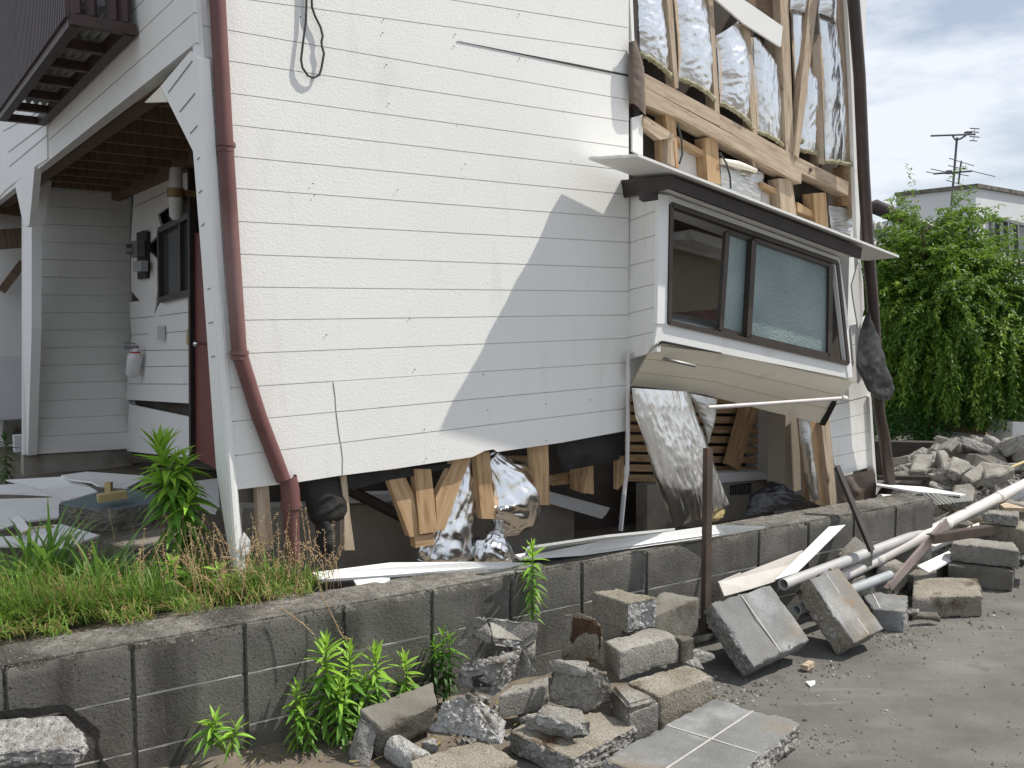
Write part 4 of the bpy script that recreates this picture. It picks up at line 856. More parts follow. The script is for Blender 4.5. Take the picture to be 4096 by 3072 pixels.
# fallen boards on the block wall
def board(pts, th, m, label, name='fallen_board', cat='board', c='s', group=None):
    P = Gs(c, pts); b = MB(); b.prism(P, (0, 0, -th)); return single(name, b, m, label, cat, group)
board([(2080, 2230, .60), (2400, 2165, .60), (2860, 2100, .62), (3060, 2104, .62), (2900, 2130, .58), (2480, 2180, .575), (2330, 2212, .565), (2060, 2218, .565)], .012, 'siding_smooth', 'longest pale siding board, lying on the block wall behind the brown steel post')
board([(1250, 2290, .56), (1560, 2250, .58), (1900, 2247, .585), (2160, 2252, .58), (2140, 2262, .565), (1930, 2270, .56), (1560, 2300, .55), (1280, 2318, .545)], .012, 'siding_smooth', 'narrow white board lying at the foot of the foil roll, behind the grass')
board([(1415, 2320, .54), (1520, 2310, .56), (1560, 2312, .56), (1550, 2325, .55), (1500, 2350, .535), (1440, 2360, .535)], .01, 'siding_smooth', 'short broken white board scrap propped on the wall beside the dry grass')
board([(1940, 2290, .56), (2080, 2262, .57), (2170, 2256, .57), (2150, 2268, .56), (1900, 2295, .55)], .015, 'sheet_grey', 'grey curled strip lying on the wall top next to the foil sack')
b = MB(); b.prism(Gs('s', [(2110, 2185, .66), (2420, 2140, .66), (2700, 2112, .62), (2600, 2135, .60), (2300, 2170, .60), (2100, 2210, .6)]), (0, 0, -.012)); single('fallen_board', b, 'siding_smooth', 'white siding board half hidden under the longest board, nearest the house', 'board')
me = rough([(Gs('s', [(960, 2330, .50), (1000, 2315, .52), (1100, 2315, .52), (1090, 2335, .5), (1000, 2345, .48)]), (0, 0, -.04), [0, 1, 2, 3])], 8, .01, .02, .01); o = link('plaster_lump', me, [M['render_white'], M['broken_white']]); tag(o, 'white plaster lumps in the grass at the foot of the corner post', 'debris')
b = MB(); b.prism(FW.at('c3', [(1275, 430), (1305, 470), (1310, 530), (1265, 560), (1258, 500)], .03), V*.01); single('siding_flake', b, 'siding', 'jagged white siding flake leaning on the bare corner stud', 'board')

# ------------------------------------------------------------------ porch debris
PD = [([(60, 415, .38), (600, 385, .42), (760, 410, .42), (860, 470, .42), (960, 530, .44), (620, 630, .40), (480, 570, .38), (370, 500, .36)], 'large white fallen ceiling panel, cracked across, behind the blue slab'),
      ([(600, 370, .40), (850, 335, .40), (1420, 375, .42), (1390, 420, .42), (1250, 490, .42), (960, 470, .44), (900, 435, .44), (690, 410, .42)], 'white fallen panel lying at the foot of the porch end wall'),
      ([(-200, 480, .36), (220, 450, .38), (480, 560, .38), (90, 545, .37), (-200, 550, .36)], 'small white panel at the left edge, highest in the porch debris'),
      ([(-250, 610, .40), (560, 590, .42), (600, 620, .42), (580, 780, .42), (260, 820, .41), (-250, 985, .40)], 'broad white panel with a straight front edge, left of the blue slab'),
      ([(-250, 985, .42), (300, 960, .43), (300, 1060, .43), (-250, 1060, .42)], 'white panel strip half buried in the grass at the far left'),
      ([(300, 880, .44), (600, 850, .46), (980, 960, .46), (640, 1080, .44), (310, 1040, .42)], 'pale tilted panel piece just below the blue slab'),
      ([(1900, 430, .5), (2140, 400, .5), (2160, 680, .5), (2120, 740, .5), (1980, 700, .5)], 'white panel corner behind the tall weed, beside the corner post')]
for k, (pts, lab) in enumerate(PD):
    zt = [(x, y, z+.03*(k % 3)-.03) for x, y, z in pts]
    b = MB(); b.prism(Gs('e5', zt), (0, 0, -.012)); single('fallen_board', b, 'siding_smooth', lab, 'panel')
me = rough([(Gs('e5', [(570, 650, .56), (950, 545, .58), (1250, 500, .6), (1560, 560, .6), (1500, 640, .58), (1150, 700, .56), (860, 695, .55)]), (0, 0, -.14), [0, 3, 4, 5, 6])], 11, .004, .03, .006)
for p in me.polygons: 
    if p.material_index == 0 and p.normal.z > .5: p.material_index = 2
o = link('concrete_slab', me, [M['concrete_dark'], M['concrete_dark'], M['blue']]); tag(o, 'broken slab with a blue-grey top lying among fallen porch panels', 'slab')
b = MB(); p = Gs('e5', [(960, 600, .62), (1240, 555, .63)]); b.beam(p[0], p[1], .07, .045); q = G(*px('e5', 1070, 520), .65); b.beam(q-Vec((0, 0, .03)), q+Vec((0, 0, .05)), .035, .035); single('wood_offcut', b, 'bamboo', 'small pale wooden offcut lying on the blue-grey slab', 'wood block')
b = MB(); b.prism(Gs('e5', [(110, 800, .50), (190, 755, .54), (290, 890, .5), (230, 950, .47)]), (0, 0, -.01)); single('sheet_scrap', b, 'board', 'grey sheet scrap sticking up on the broad white porch panel', 'sheet')
b = MB(); b.tube(Gs('e5', [(200, 955, .48), (320, 890, .5), (530, 878, .52)]), .006, 6); single('wood_strip', b, 'bamboo', 'thin brown strip lying across the white porch panels', 'strip')
me = rough([(Gs('e5', [(1000, 1010, .52), (1500, 900, .52), (1900, 850, .52), (1900, 1000, .5), (1300, 1100, .5)]), (0, 0, -.12), [0, 3, 4])], 12, .006, .04, .008); o = link('concrete_slab', me, [M['concrete_dark'], M['concrete_dark']]); tag(o, 'dark lower slab in the shade under the blue-grey slab', 'slab')
for k, (x, y, lab) in enumerate([(20, 1690, 'grey concrete block standing by the far left wall'), (60, 1720, 'white lump of plaster beside the far porch post')]):
    p = G(x, y+90, .2); b = MB(); b.prism([p+U*.0, p+U*.25, p+U*.25+V*.15, p+V*.15], (0, 0, .28-.1*k)); single('concrete_block' if k == 0 else 'plaster_lump', b, 'concrete_dark' if k == 0 else 'render_white', lab, 'block')
me = rough([(Gs('e5', [(1330, 400, .42), (1450, 380, .42), (1560, 420, .42), (1400, 440, .42)]), (0, 0, -.08), [0, 1, 2, 3])], 14, .006, .04, .008); o = link('concrete_chunk', me, [M['concrete'], M['broken']]); tag(o, 'grey rubble piece left of the tall weed in the porch', 'rubble')

# ------------------------------------------------------------------ blocks in the road
def para(P): return P if len(P) > 3 else P+[P[2]+(P[0]-P[1])]
SEED = [20]
def rub(label, c, pts, th=None, brk=(), m='concrete', mb='broken', nrm=False, name='concrete_block', cat='block', amp=.004, L=.032, bev=.009, big=0.0, extra=(), group='broken blocks in front of the wall', holes=None, joints=None):
    SEED[0] += 1
    P = para(Gs(c, pts)) if th is not None else Gs(c, pts)
    def vec(P, t):
        if not nrm: return Vec((0, 0, -t))
        n = (P[1]-P[0]).cross(P[2]-P[0]).normalized(); return n*(-t) if n.dot(CAM-P[0]) > 0 else n*t
    pcs = [(P, vec(P, th) if th is not None else None, brk)]
    for e in extra:
        Q = Gs(c, e[0]); pcs.append((Q, vec(Q, e[1]) if e[1] is not None else None, e[2]))
    me = rough(pcs, SEED[0], amp, L, bev, True, big)
    o = link(name, me, [M[m], M[mb]]); tag(o, label, cat, group)
    if joints:
        b = MB()
        n = -vec(P, 1.0)
        for (u0, v0), (u1, v1) in joints:
            f = lambda u, v: P[0].lerp(P[1], u).lerp(P[3].lerp(P[2], u), v)
            b.beam(f(u0, v0)+n*.001, f(u1, v1)+n*.0004, .006, .004, up=n)
        b.build('mortar_joint', M['mortar'], o)
    return o
rub('largest flat paved slab of four grey tiles in the foreground', 'c6', [(1065, 1205, .095), (1625, 1355, .095), (1040, 1850, .095), (330, 1600, .095)], .095, (1, 2, 3), 'concrete_tile', 'broken', amp=.0025, name='paved_slab', cat='slab', joints=[((.5, .035), (.5, .95)), ((.04, .48), (.955, .48))])
rub('brown-stained block with mossy top behind the paved slab', 'c6', [(490, 1100, .185), (880, 985, .185), (1070, 1060, .185), (710, 1195, .175)], .17, (1,), 'concrete_brown')
rub('moulded kerb block with rounded front, at the left corner of the paved slab', 'e1', [(1650, 645, .165), (1810, 625, .17), (2085, 785, .165), (1790, 880, .155)], .15, (), 'concrete', bev=.024, extra=[([(1640, 640, .185), (1800, 620, .19), (2040, 750, .185), (1800, 820, .178)], .03, ())])
rub('long clean rectangular block under the brown-topped block', 'c6', [(355, 835, .31), (640, 740, .315), (840, 795, .31), (450, 905, .305)], .125, (), 'concrete', amp=.0025)
rub('small block end butting the right side of the long rectangular block', 'c6', [(800, 800, .29), (900, 795, .29), (935, 815, .285), (850, 835, .285)], .10, (1,), 'concrete_dark')
rub('brown-topped block with a broken white right end, topmost of the central stack', 'c6', [(270, 515, .45), (430, 490, .45), (690, 555, .44), (500, 590, .435)], .135, (2,), 'concrete_brown', 'broken_white')
rub('dark mossy block leaning at the wall left of the steel post', 'c6', [(560, 610, .34), (740, 512, .36), (970, 555, .34), (665, 680, .33)], .18, (), 'concrete_dark')
o = rub('upright broken block with a dark brown mossy face', 'e1', [(1235, 20, .435), (1370, 0, .44), (1530, 60, .42), (1578, 145, .40), (1572, 470, .235), (1210, 400, .25)], .07, (0, 1, 2, 5), 'concrete_brown', 'broken_white', nrm=True, amp=.006)
P = Gs('e1', [(1310, 30, .427), (1480, 60, .42), (1560, 160, .39), (1555, 420, .255), (1450, 440, .247), (1380, 300, .30), (1290, 260, .32)]); n_ = (P[2]-P[0]).cross(P[4]-P[0]).normalized(); n_ = n_ if n_.dot(CAM-P[0]) > 0 else -n_
me = rough([([p+n_*.006 for p in P], -n_*.012, (0, 1, 2, 3, 4, 5, 6))], 3, .006, .02, .004); link('moss_patch', me, [M['moss'], M['moss']], o)
rub('rough grey block with broken right end, in the middle of the pile', 'e1', [(1110, 470, .255), (1130, 455, .27), (1450, 545, .25), (1640, 515, .26), (1675, 800, .11), (1430, 888, .09), (1075, 800, .11), (1500, 480, .28), (1200, 450, .28)], None, True, 'broken', 'concrete', bev=.015)
rub('narrow grey strip of block lying on the rough grey block', 'e1', [(1130, 395, .30), (1450, 425, .29), (1430, 520, .265), (1060, 460, .27)], .03, (1, 3), 'concrete', L=.025)
rub('white-crusted hollow block lying on its side in the front of the pile', 'e1', [(880, 905, .155), (1070, 830, .155), (1470, 960, .15), (1310, 1005, .145)], .06, (2,), 'concrete', 'broken_white', extra=[([(985, 880, .175), (1065, 795, .20), (1390, 850, .195), (1420, 960, .175), (1300, 1000, .165)], .05, (0, 1, 2, 3, 4))])
rub('low brown slab with a chipped front edge, left of the paved slab', 'e1', [(735, 1040, .095), (900, 965, .095), (1560, 870, .095), (1870, 1000, .095), (1310, 1290, .09)], .09, (3, 4), 'concrete_brown', 'broken')
rub('long low brown slab at the bottom edge of the picture', 'c5', [(1020, 1600, .085), (1570, 1430, .09), (1850, 1600, .085), (1500, 1850, .08), (1100, 1850, .08)], .085, (0, 4), 'concrete_brown', 'broken')
a_, e_ = G(*px('c5', 895, 1500), .05), G(*px('c5', 1130, 1640), .04); ax_ = (e_-a_).normalized(); sx_ = ax_.cross(Vec((0, 0, 1))).normalized()
me = rough([([a_+sx_*(.052*math.cos(t))+Vec((0, 0, .05*math.sin(t))) for t in [k*math.pi/6 for k in range(12)]], e_-a_, ())], 77, .003, .02, .008); tag(link('concrete_block', me, [M['broken_white'], M['broken_white']]), 'rounded white block half buried at the foot of the pile', 'block', 'broken blocks in front of the wall')
rub('pointed wedge of broken concrete with a crumbly pale slope', 'e1', [(30, 1045, .10), (450, 1095, .09), (690, 1180, .09), (727, 965, .14), (545, 790, .20), (400, 690, .256), (165, 795, .21), (350, 900, .17)], None, True, 'broken_white', 'broken_white', bev=.01, big=.012)
ho = rub('broken hollow block with a dark patch standing in for a hole in its side', 'e1', [(300, 450, .30), (450, 425, .31), (690, 440, .31), (850, 330, .335), (775, 560, .235), (760, 620, .21), (620, 750, .17), (290, 650, .20), (280, 560, .245)], None, True, 'broken', 'broken', bev=.02, big=.012)
HB = Gs('e1', [(690, 440, .31), (620, 750, .17), (280, 560, .245)]); HP = Plane(HB[0], (HB[1]-HB[0]).cross(HB[2]-HB[0]))
if HP.n.dot(CAM-HB[0]) < 0: HP.n = -HP.n
b = MB(); b.prism(HP.at('e1', [(415, 575), (470, 560), (520, 545), (480, 600), (560, 640), (610, 655), (430, 662)], .012), -HP.n*.03); b.build('hole_shade', M['felt'], ho)  # flat dark patch on the face imitates the shade in a hole
rub('thin upright block piece right of the hollow block', 'e1', [(850, 270, .34), (985, 220, .35), (1000, 545, .22), (775, 605, .185), (900, 230, .35), (1000, 300, .32)], None, False, 'concrete', bev=.008)
rub('squared block with a smooth front below the hollow block', 'e1', [(650, 735, .175), (800, 630, .185), (1090, 560, .19), (1090, 645, .175)], .10, (0,), 'concrete', 'broken_white', amp=.003)
rub('roof-shaped broken block shell resting on top of the pile below the lone weed', 'e1', [(490, 20, .455), (1000, 95, .43), (995, 190, .39), (870, 258, .36), (600, 212, .40), (560, 60, .44)], .035, (0, 1, 2, 3), 'concrete', 'broken_white', extra=[([(440, 40, .46), (560, 62, .445), (590, 205, .40), (400, 165, .40), (270, 280, .345), (330, 170, .39)], .04, (3, 4))])
rub('tilted grey block with a pale line of chips along its top, beside the weeds', 'c5', [(640, 1210, .205), (1200, 1000, .205), (1240, 1175, .17), (815, 1370, .145)], .13, (), 'concrete_dark', nrm=True)
rub('pale broken block end at the left of the pile', 'c5', [(545, 1560, .03), (640, 1255, .19), (735, 1375, .135), (800, 1350, .145), (720, 1680, .0), (590, 1680, .0), (620, 1400, .12)], None, False, 'broken', 'broken', bev=.012)
rub('pale capping slab leaning on the wall at the lower left corner', 'c3', [(-200, 1405, .405), (350, 1385, .405), (445, 1500, .385), (420, 1545, .375), (-200, 1595, .37)], .055, (1, 2, 3), 'broken', 'broken', name='capping_slab', cat='slab')
rub('block with white mortar rounds under the capping slab', 'c3', [(-200, 1540, .33), (380, 1520, .33), (400, 1660, .30), (-200, 1680, .30)], .3, (2,), 'concrete', 'broken_white')
for k, (x, y) in enumerate([(30, 1640), (215, 1630)]):
    p = G(*px('c3', x, y), .30)
JT = [((.48, .03), (.48, .97))]
o1 = rub('two-tile slab tilted on edge, left of the pair beside the steel post', 'c6', [(1040, 590, .31), (1430, 470, .34), (1690, 830, .12), (1320, 1005, .09)], .11, (0, 3), 'concrete_tile', 'broken', nrm=True, amp=.002, name='tilted_slab', cat='slab', joints=JT)
o2 = rub('two-tile slab tilted on edge with round mortar plugs in its end, right of the pair', 'c7', [(360, 1230, .36), (530, 1145, .38), (810, 1530, .11), (630, 1620, .09)], .13, (0, 3), 'concrete_tile', 'concrete_brown', nrm=True, amp=.002, name='tilted_slab', cat='slab', joints=[((.5, .03), (.5, .97))])
rub('grey slab with a smooth top behind the right tilted slab', 'c7', [(660, 1300, .125), (955, 1325, .12), (935, 1425, .12), (740, 1410, .12)], .12, (1,), 'concrete_tile', 'broken', joints=[((.25, .04), (.25, .96))])
rub('flat hollow block with three cavities facing the road', 'c7', [(985, 1215, .135), (1375, 1225, .13), (1400, 1330, .126), (980, 1342, .126)], .126, (0, 1), 'concrete_brown', 'concrete_brown')
rub('upper block of the two stacked on the right edge', 'c7', [(1240, 975, .27), (1590, 1005, .265), (1630, 1062, .254), (1212, 1015, .256)], .115, (1,), 'concrete', 'broken_white')
rub('lower block of the two stacked on the right edge', 'c7', [(1190, 1100, .135), (1600, 1110, .135), (1590, 1185, .132), (1195, 1145, .132)], .132, (), 'concrete_dark')
rub('long block behind the two stacked ones, cut by the right edge', 'c7', [(1390, 885, .34), (1470, 850, .35), (1760, 905, .35), (1760, 955, .34)], .16, (), 'concrete_brown')
rub('short broken block with a round stub on the long block at the right', 'c7', [(1400, 830, .42), (1430, 812, .43), (1620, 820, .43), (1620, 850, .42)], .07, (0, 1, 3), 'concrete', 'broken')
rub('flat grey slab leaning on the wall under the long pipe', 'c7', [(490, 1045, .345), (620, 955, .42), (745, 1050, .355), (560, 1115, .30)], .10, (), 'concrete')
rub('small upright broken block under the long pipe', 'c7', [(775, 1135, .24), (850, 1092, .25), (935, 1135, .22), (960, 1190, .17), (870, 1310, .06), (740, 1295, .08), (770, 1220, .14)], None, False, 'concrete', 'broken', bev=.012)
# mortar plugs in hollow ends
def plugs(o, c, pts, nrm, m='broken_white'):
    for x, y, z, r in pts:
        p = z.hit(*px(c, x, y), .004); vs = []
        a = nrm.orthogonal().normalized(); d = nrm.cross(a)
        top = [p+(a*math.cos(t)+d*math.sin(t))*r*(1+.25*noise.noise(Vec((t, x, y)))) for t in [k*math.pi/5 for k in range(10)]]
        me = rough([(top, nrm*-.02, range(10))], int(x) % 31, .004, .018, .006); link('mortar_plug', me, [M[m], M[m]], o)
Q = Gs('c7', [(360, 1230, .36), (630, 1620, .09), (530, 1145, .38)]); fn_ = (Q[1]-Q[0]).cross(Q[2]-Q[0]).normalized()
EF = Plane(Q[0], (Q[1]-Q[0]).cross(fn_))
if EF.n.dot(CAM-Q[0]) < 0: EF.n = -EF.n
plugs(o2, 'c7', [(340, 1365, EF, .026), (410, 1455, EF, .030), (485, 1560, EF, .026)], EF.n)
# small fragments
for k, (c, x, y, r, lab) in enumerate([('c7', 1060, 1470, .06, 'dark flat fragment right of the smooth-topped slab'), ('c7', 960, 1440, .05, 'grey splintered fragment tucked behind the smooth-topped slab'), ('c6', 960, 950, .055, 'pale rounded fragment in the shade between the stack and the tilted slab'), ('c6', 900, 985, .05, 'flat pale fragment at the foot of the left tilted slab'),
                                    ('c7', 900, 1075, .07, 'dark fragment in the gap below the crossed bars'), ('c7', 1060, 1130, .07, 'grey fragment left of the two stacked blocks'), ('c7', 1100, 1190, .06, 'pale crumbled fragment behind the hollow block'), ('c6', 990, 830, .05, 'small dark fragment at the base of the steel post'), ('c5', 1150, 1490, .045, 'small pale fragment between the wedge and the tilted grey block'), ('c6', 960, 690, .05, 'white lump behind the steel post base')]):
    p = G(*px(c, x, y), .03 if k not in (2, 3, 7, 9) else .14); rr = random.Random(k+50)
    pts = [p+Vec((rr.uniform(-1, 1)*r*1.3, rr.uniform(-1, 1)*r, rr.uniform(-.5, .7)*r)) for _ in range(10)]
    me = rough([(pts, None, False)], k+70, .004, .02, .004); o = link('concrete_chunk', me, [M['concrete_dark' if 'dark' in lab else 'broken'], M['broken']]); tag(o, lab, 'rubble')
# white crumbs and shard
b = MB(); b.prism(Gs('e6', [(597, 508, .012), (665, 502, .02), (668, 522, .012), (632, 545, .008)]), (0, 0, -.006)); single('white_shard', b, 'trim', 'bright white shard lying alone on the asphalt', 'shard')
b = MB(); p = Gs('e6', [(590, 410, .02), (640, 375, .02)]); b.beam(p[0], p[1], .03, .025); single('wood_chip', b, 'wood_grey', 'small wood chip on the asphalt by the left tilted slab', 'wood chip')
b = MB(); rr = random.Random(5)
def peb(p, r):
    vs = [p+Vec((r*rr.uniform(.6, 1.2), 0, 0)), p+Vec((0, r*rr.uniform(.6, 1.2), 0)), p-Vec((r*rr.uniform(.6, 1.2), 0, 0)), p-Vec((0, r*rr.uniform(.6, 1.2), 0)), p+Vec((r*.2, 0, r*rr.uniform(.5, .9)))]
    b.add(vs, [(0, 1, 4), (1, 2, 4), (2, 3, 4), (3, 0, 4)], mi=0 if rr.random() < .7 else 1)
for k in range(700):
    x, y = rr.uniform(2600, 4096), 2380+700*rr.random()**1.3
    if y < 2900-.35*(x-2600): 
        if rr.random() < .3: continue
    peb(G(x, y, .002), .0025+.010*rr.random()**5)
for k in range(900):
    x, y = rr.choice([(3560, 2560), (2960, 2760), (2750, 2600), (3300, 2680), (3640, 2530), (2850, 2800), (3250, 2960), (3900, 2480), (2300, 2950), (2100, 2900), (3750, 2380), (3950, 2330)]); p = G(x+rr.gauss(0, 85), y+rr.gauss(0, 30), .002); peb(p, .004+.012*rr.random()**3)
single('gravel', b, [M['concrete_dark'], M['broken_white']], 'loose gravel and crumbs scattered on the asphalt', 'gravel', kind='stuff')

# pipes, bars and post in front of the wall
def pipe(p, q, r, m, label, open_=False, name='plastic_pipe', coll=()):
    p, q = Vec(p), Vec(q); d = (q-p).normalized(); b = MB()
    if open_:
        b.tube([p, q], r, 24, caps=False); b.tube([p+d*.0003, p+d*.3], r*.86, 24, caps=False); b.tube([p+d*.28, p+d*.3], r*.85, 24, mi=1); b.tube([p-d*.0002, p+d*.0004], [r*.855, r*1.0], 24, caps=False)  # open ends get a dark cap inside as the shade of the bore
    else: b.tube([p, q], r, 20)
    for t in coll: c = p.lerp(q, t); b.tube([c-d*.035, c-d*.033, c+d*.033, c+d*.035], [r, r*1.1, r*1.1, r], 20, caps=False)
    return single(name, b, [M[m], M['felt']], label, 'pipe')
d5 = lambda x, y, dep: CAM+ray(x, y)*(dep/ray(x, y).y)
pipe(d5(3330, 2325, 5.0), d5(4190, 1890, 6.75), .037, 'pipe_white', 'longest white plastic pipe slanting over the rubble to the right edge', coll=(.16, .45, .72))
pipe(d5(3133, 2338, 4.62), d5(4110, 1972, 6.75), .030, 'pipe_pale_shaded', 'pale plastic pipe with an open end, just under the longest pipe', True)
pipe(d5(3186, 2440, 4.62), d5(3560, 2300, 5.2), .027, 'pipe_grey', 'short grey pipe with an open end between the two tilted slabs', True)
b = MB(); a, d = d5(2832, 1792, 4.44), d5(2822, 2540, 4.36); b.beam(a, d, .040, .03, up=V); single('steel_post', b, 'steel_brown', 'upright brown steel post standing in front of the block wall', 'post')
def angle(a, d, w, m, label, t=.004):
    a, d = Vec(a), Vec(d); dr = (d-a).normalized(); s = dr.cross(V).normalized(); n = s.cross(dr); b = MB()
    b.beam(a, d, w, t, up=n); b.beam(a+s*(w/2)+n*(w/2), d+s*(w/2)+n*(w/2), t, w, up=n); return single('metal_bar', b, m, label, 'bar')
angle(d5(3350, 1862, 5.25), d5(3490, 2200, 5.02), .04, 'alu_brown', 'dark metal bar leaning against the end of the block wall', .006)
angle(d5(3790, 2085, 5.35), d5(3560, 2350, 5.15), .055, 'frame_pale', 'flat pale brown bar slanting down across the pipes', .006)
angle(d5(3735, 2160, 5.25), d5(3972, 2122, 5.6), .05, 'steel_brown', 'short dark bar lying level over the white boards', .006)
b = MB(); b.prism([d5(*px('c7', x, y), z) for x, y, z in [(475, 915, 5.05), (577, 903, 5.05), (285, 1192, 4.75), (150, 1235, 4.72)]], Vec((0, .012, -.008))); single('fallen_board', b, 'siding', 'white siding strip leaning against the block wall above the open pipe', 'board')
b = MB(); b.prism([LW.hit(*px('c6', x, y), z) for x, y, z in [(1095, 455, .055), (1240, 395, .05), (1255, 400, .05), (1640, 250, .03), (1600, 330, .055), (1460, 450, .10), (1300, 500, .11), (1130, 545, .10)]], WV*.010); single('fallen_board', b, 'dusty_board', 'pale torn board lying along the wall base behind the left tilted slab', 'board')
board([(870, 1090, .14), (1380, 890, .20), (1390, 935, .20), (1180, 1020, .16), (1000, 1110, .12)], .012, 'siding', 'pinkish white board lying under the crossed bars', c='c7')
board([(1010, 1150, .16), (1200, 1060, .17), (1240, 1100, .15), (1080, 1190, .13)], .012, 'siding_smooth', 'small white board left of the two stacked blocks', c='c7')
board([(1910, 850, .40), (2040, 800, .40), (2300, 830, .40), (2300, 900, .39), (1960, 890, .39)], .03, 'wood_grey', 'grey plank jutting in from the right edge over the short broken block', c='e2', name='plank')

# things past the end of the block wall
b = MB(); b.prism([d5(*px('e2', x, y), z) for x, y, z in [(330, 575, 6.6), (520, 600, 6.55), (930, 625, 6.5), (1470, 722, 6.1), (1400, 728, 6.0), (880, 690, 6.1), (340, 600, 6.3)]], (0, 0, -.012)); single('fallen_board', b, 'siding', 'sunlit white board bridging the end of the block wall', 'board')
b = MB(); n = 30; vs = []; fs = []
for i in range(n+1):
    t = i/n; a = d5(*px('e2', 900+600*t, 705+35*t), 6.05); d_ = d5(*px('e2', 1090+470*t, 860-60*t), 5.95); o_ = Vec((0, -.012*math.sin(i*2.2), 0)); vs += [a+o_, d_+o_]
b.add(vs, [(2*i, 2*i+1, 2*i+3, 2*i+2) for i in range(n)], smooth=True)
vs2 = [v+Vec((0, .006, 0)) for v in vs]; b.add(vs2, [(2*i+2, 2*i+3, 2*i+1, 2*i) for i in range(n)], smooth=True)
single('corrugated_sheet', b, 'sheet_grey', 'grey corrugated sheet curling beyond the end of the block wall', 'sheet')
b = MB(); a = [d5(*px('e2', x, y), 7.2) for x, y in [(300, 512), (1000, 515), (930, 620), (320, 600)]]
for i in range(4): b.beam(a[i], a[(i+1) % 4], .05, .03)
single('window_frame', b, 'alu_brown', 'empty dark window frame lying behind the sunlit white board', 'frame')
b = MB(); b.tube([d5(*px('e2', 380, 775), 6.0), d5(*px('e2', 720, 790), 6.1)], .03, 14); b.tube([d5(*px('e2', 330, 820), 5.9), d5(*px('e2', 520, 830), 5.95)], .03, 14); single('white_pipe', b, 'pipe_white', 'short white pipe stubs behind the right end of the wall', 'pipe')
b = MB(); b.tube([d5(*px('e2', 1790, 488), 7.1), d5(*px('e2', 2260, 290), 7.6)], .011, 8); single('bamboo_pole', b, 'bamboo', 'thin yellow bamboo pole lying on the far rubble heap', 'pole')
b = MB()
for k in range(6): p = d5(*px('e2', 1760+9*k, 190), 8.6); b.tube([p, p+Vec((-.07+.012*k, .02*k-.05, .15+.02*(k % 3)))], .006, 6, mi=k % 2)
single('striped_sticks', b, [M['bamboo'], M['pipe_red']], 'bundle of red and pale sticks poking out of the far rubble heap', 'sticks')
# far rubble heap
SPEC = [([(850, 195), (1075, 205), (960, 425), (750, 415)], 7.7, .06), ([(1300, 222), (1530, 310), (1540, 370), (1380, 460), (1245, 400)], 7.4, .08), ([(1690, 400), (1960, 360), (2120, 380), (1900, 480), (1720, 500)], 7.0, .1), ([(1640, 185), (1700, 175), (1900, 250), (1870, 275), (1650, 240)], 8.2, .08),
        ([(1430, 470), (1680, 290), (1720, 480), (1560, 560)], 7.1, .09), ([(1920, 60), (2080, 100), (2060, 200), (1870, 150)], 8.5, .1), ([(1100, 160), (1200, 140), (1255, 200), (1230, 360), (1180, 370), (1150, 250)], 7.7, .12), ([(1320, 600), (1530, 580), (1600, 640), (1560, 800), (1310, 700)], 6.5, .12)]
HL = ['wide flat slab tilted at the left of the far heap', 'square tilted slab near the middle of the far heap', 'long flat slab under the bamboo pole', 'rounded slab near the top of the far heap', 'pointed slab in the middle of the far heap', 'slab at the very top of the far heap', 'block with a round socket in its end in the far heap', 'squared block with one orange-brown face in front of the far heap']
for k, (q, dep, th) in enumerate(SPEC):
    P = [d5(*px('e2', x, y), dep+(y-q[0][1])*-.0012) for x, y in q]; n = (P[1]-P[0]).cross(P[2]-P[0]).normalized(); n = -n if n.dot(CAM-P[0]) > 0 else n
    me = rough([(P, n*th, (1, 3))], k+120, .005, .05, .012); o = link('concrete_block', me, [M['concrete'], M['broken']]); tag(o, HL[k], 'block')
rr = random.Random(11)
cnt = 0
for k in range(240):
    dep = 6.3+2.9*rr.random(); x = 3590+620*rr.random()
    y0 = 1780+(9.0-dep)*100
    X = (x-2048)/FPX*dep; top = .47*math.exp(-((dep-8.1)/1.1)**2)*(min(1, (x-3540)/220))+.07
    if dep < 7.2 and x < 3780: continue
    z = top*rr.uniform(.35, 1.0); p = Vec((X, dep, z)); s = rr.uniform(.06, .15)
    ax = Matrix.Rotation(rr.uniform(0, 6.3), 3, 'Z') @ Matrix.Rotation(rr.uniform(-.7, .7), 3, 'X') @ Matrix.Rotation(rr.uniform(-.7, .7), 3, 'Y')
    sx, sy, sz = s*rr.uniform(.9, 1.6), s*rr.uniform(.6, 1.1), s*rr.uniform(.3, .8)
    pts = [p+ax @ Vec((i*sx*rr.uniform(.75, 1), j*sy*rr.uniform(.75, 1), h_*sz*rr.uniform(.8, 1))) for i in (-1, 1) for j in (-1, 1) for h_ in (-1, 1)]
    me = rough([(pts, None, rr.random() < .35)], k+200, .005, .06, .012)
    o = link('concrete_chunk', me, [M[rr.choice(['concrete', 'concrete', 'concrete_dark', 'concrete_brown', 'broken'])], M['broken']]); tag(o, 'broken grey concrete piece in the far rubble heap beyond the block wall', 'rubble', 'pieces of the far rubble heap')

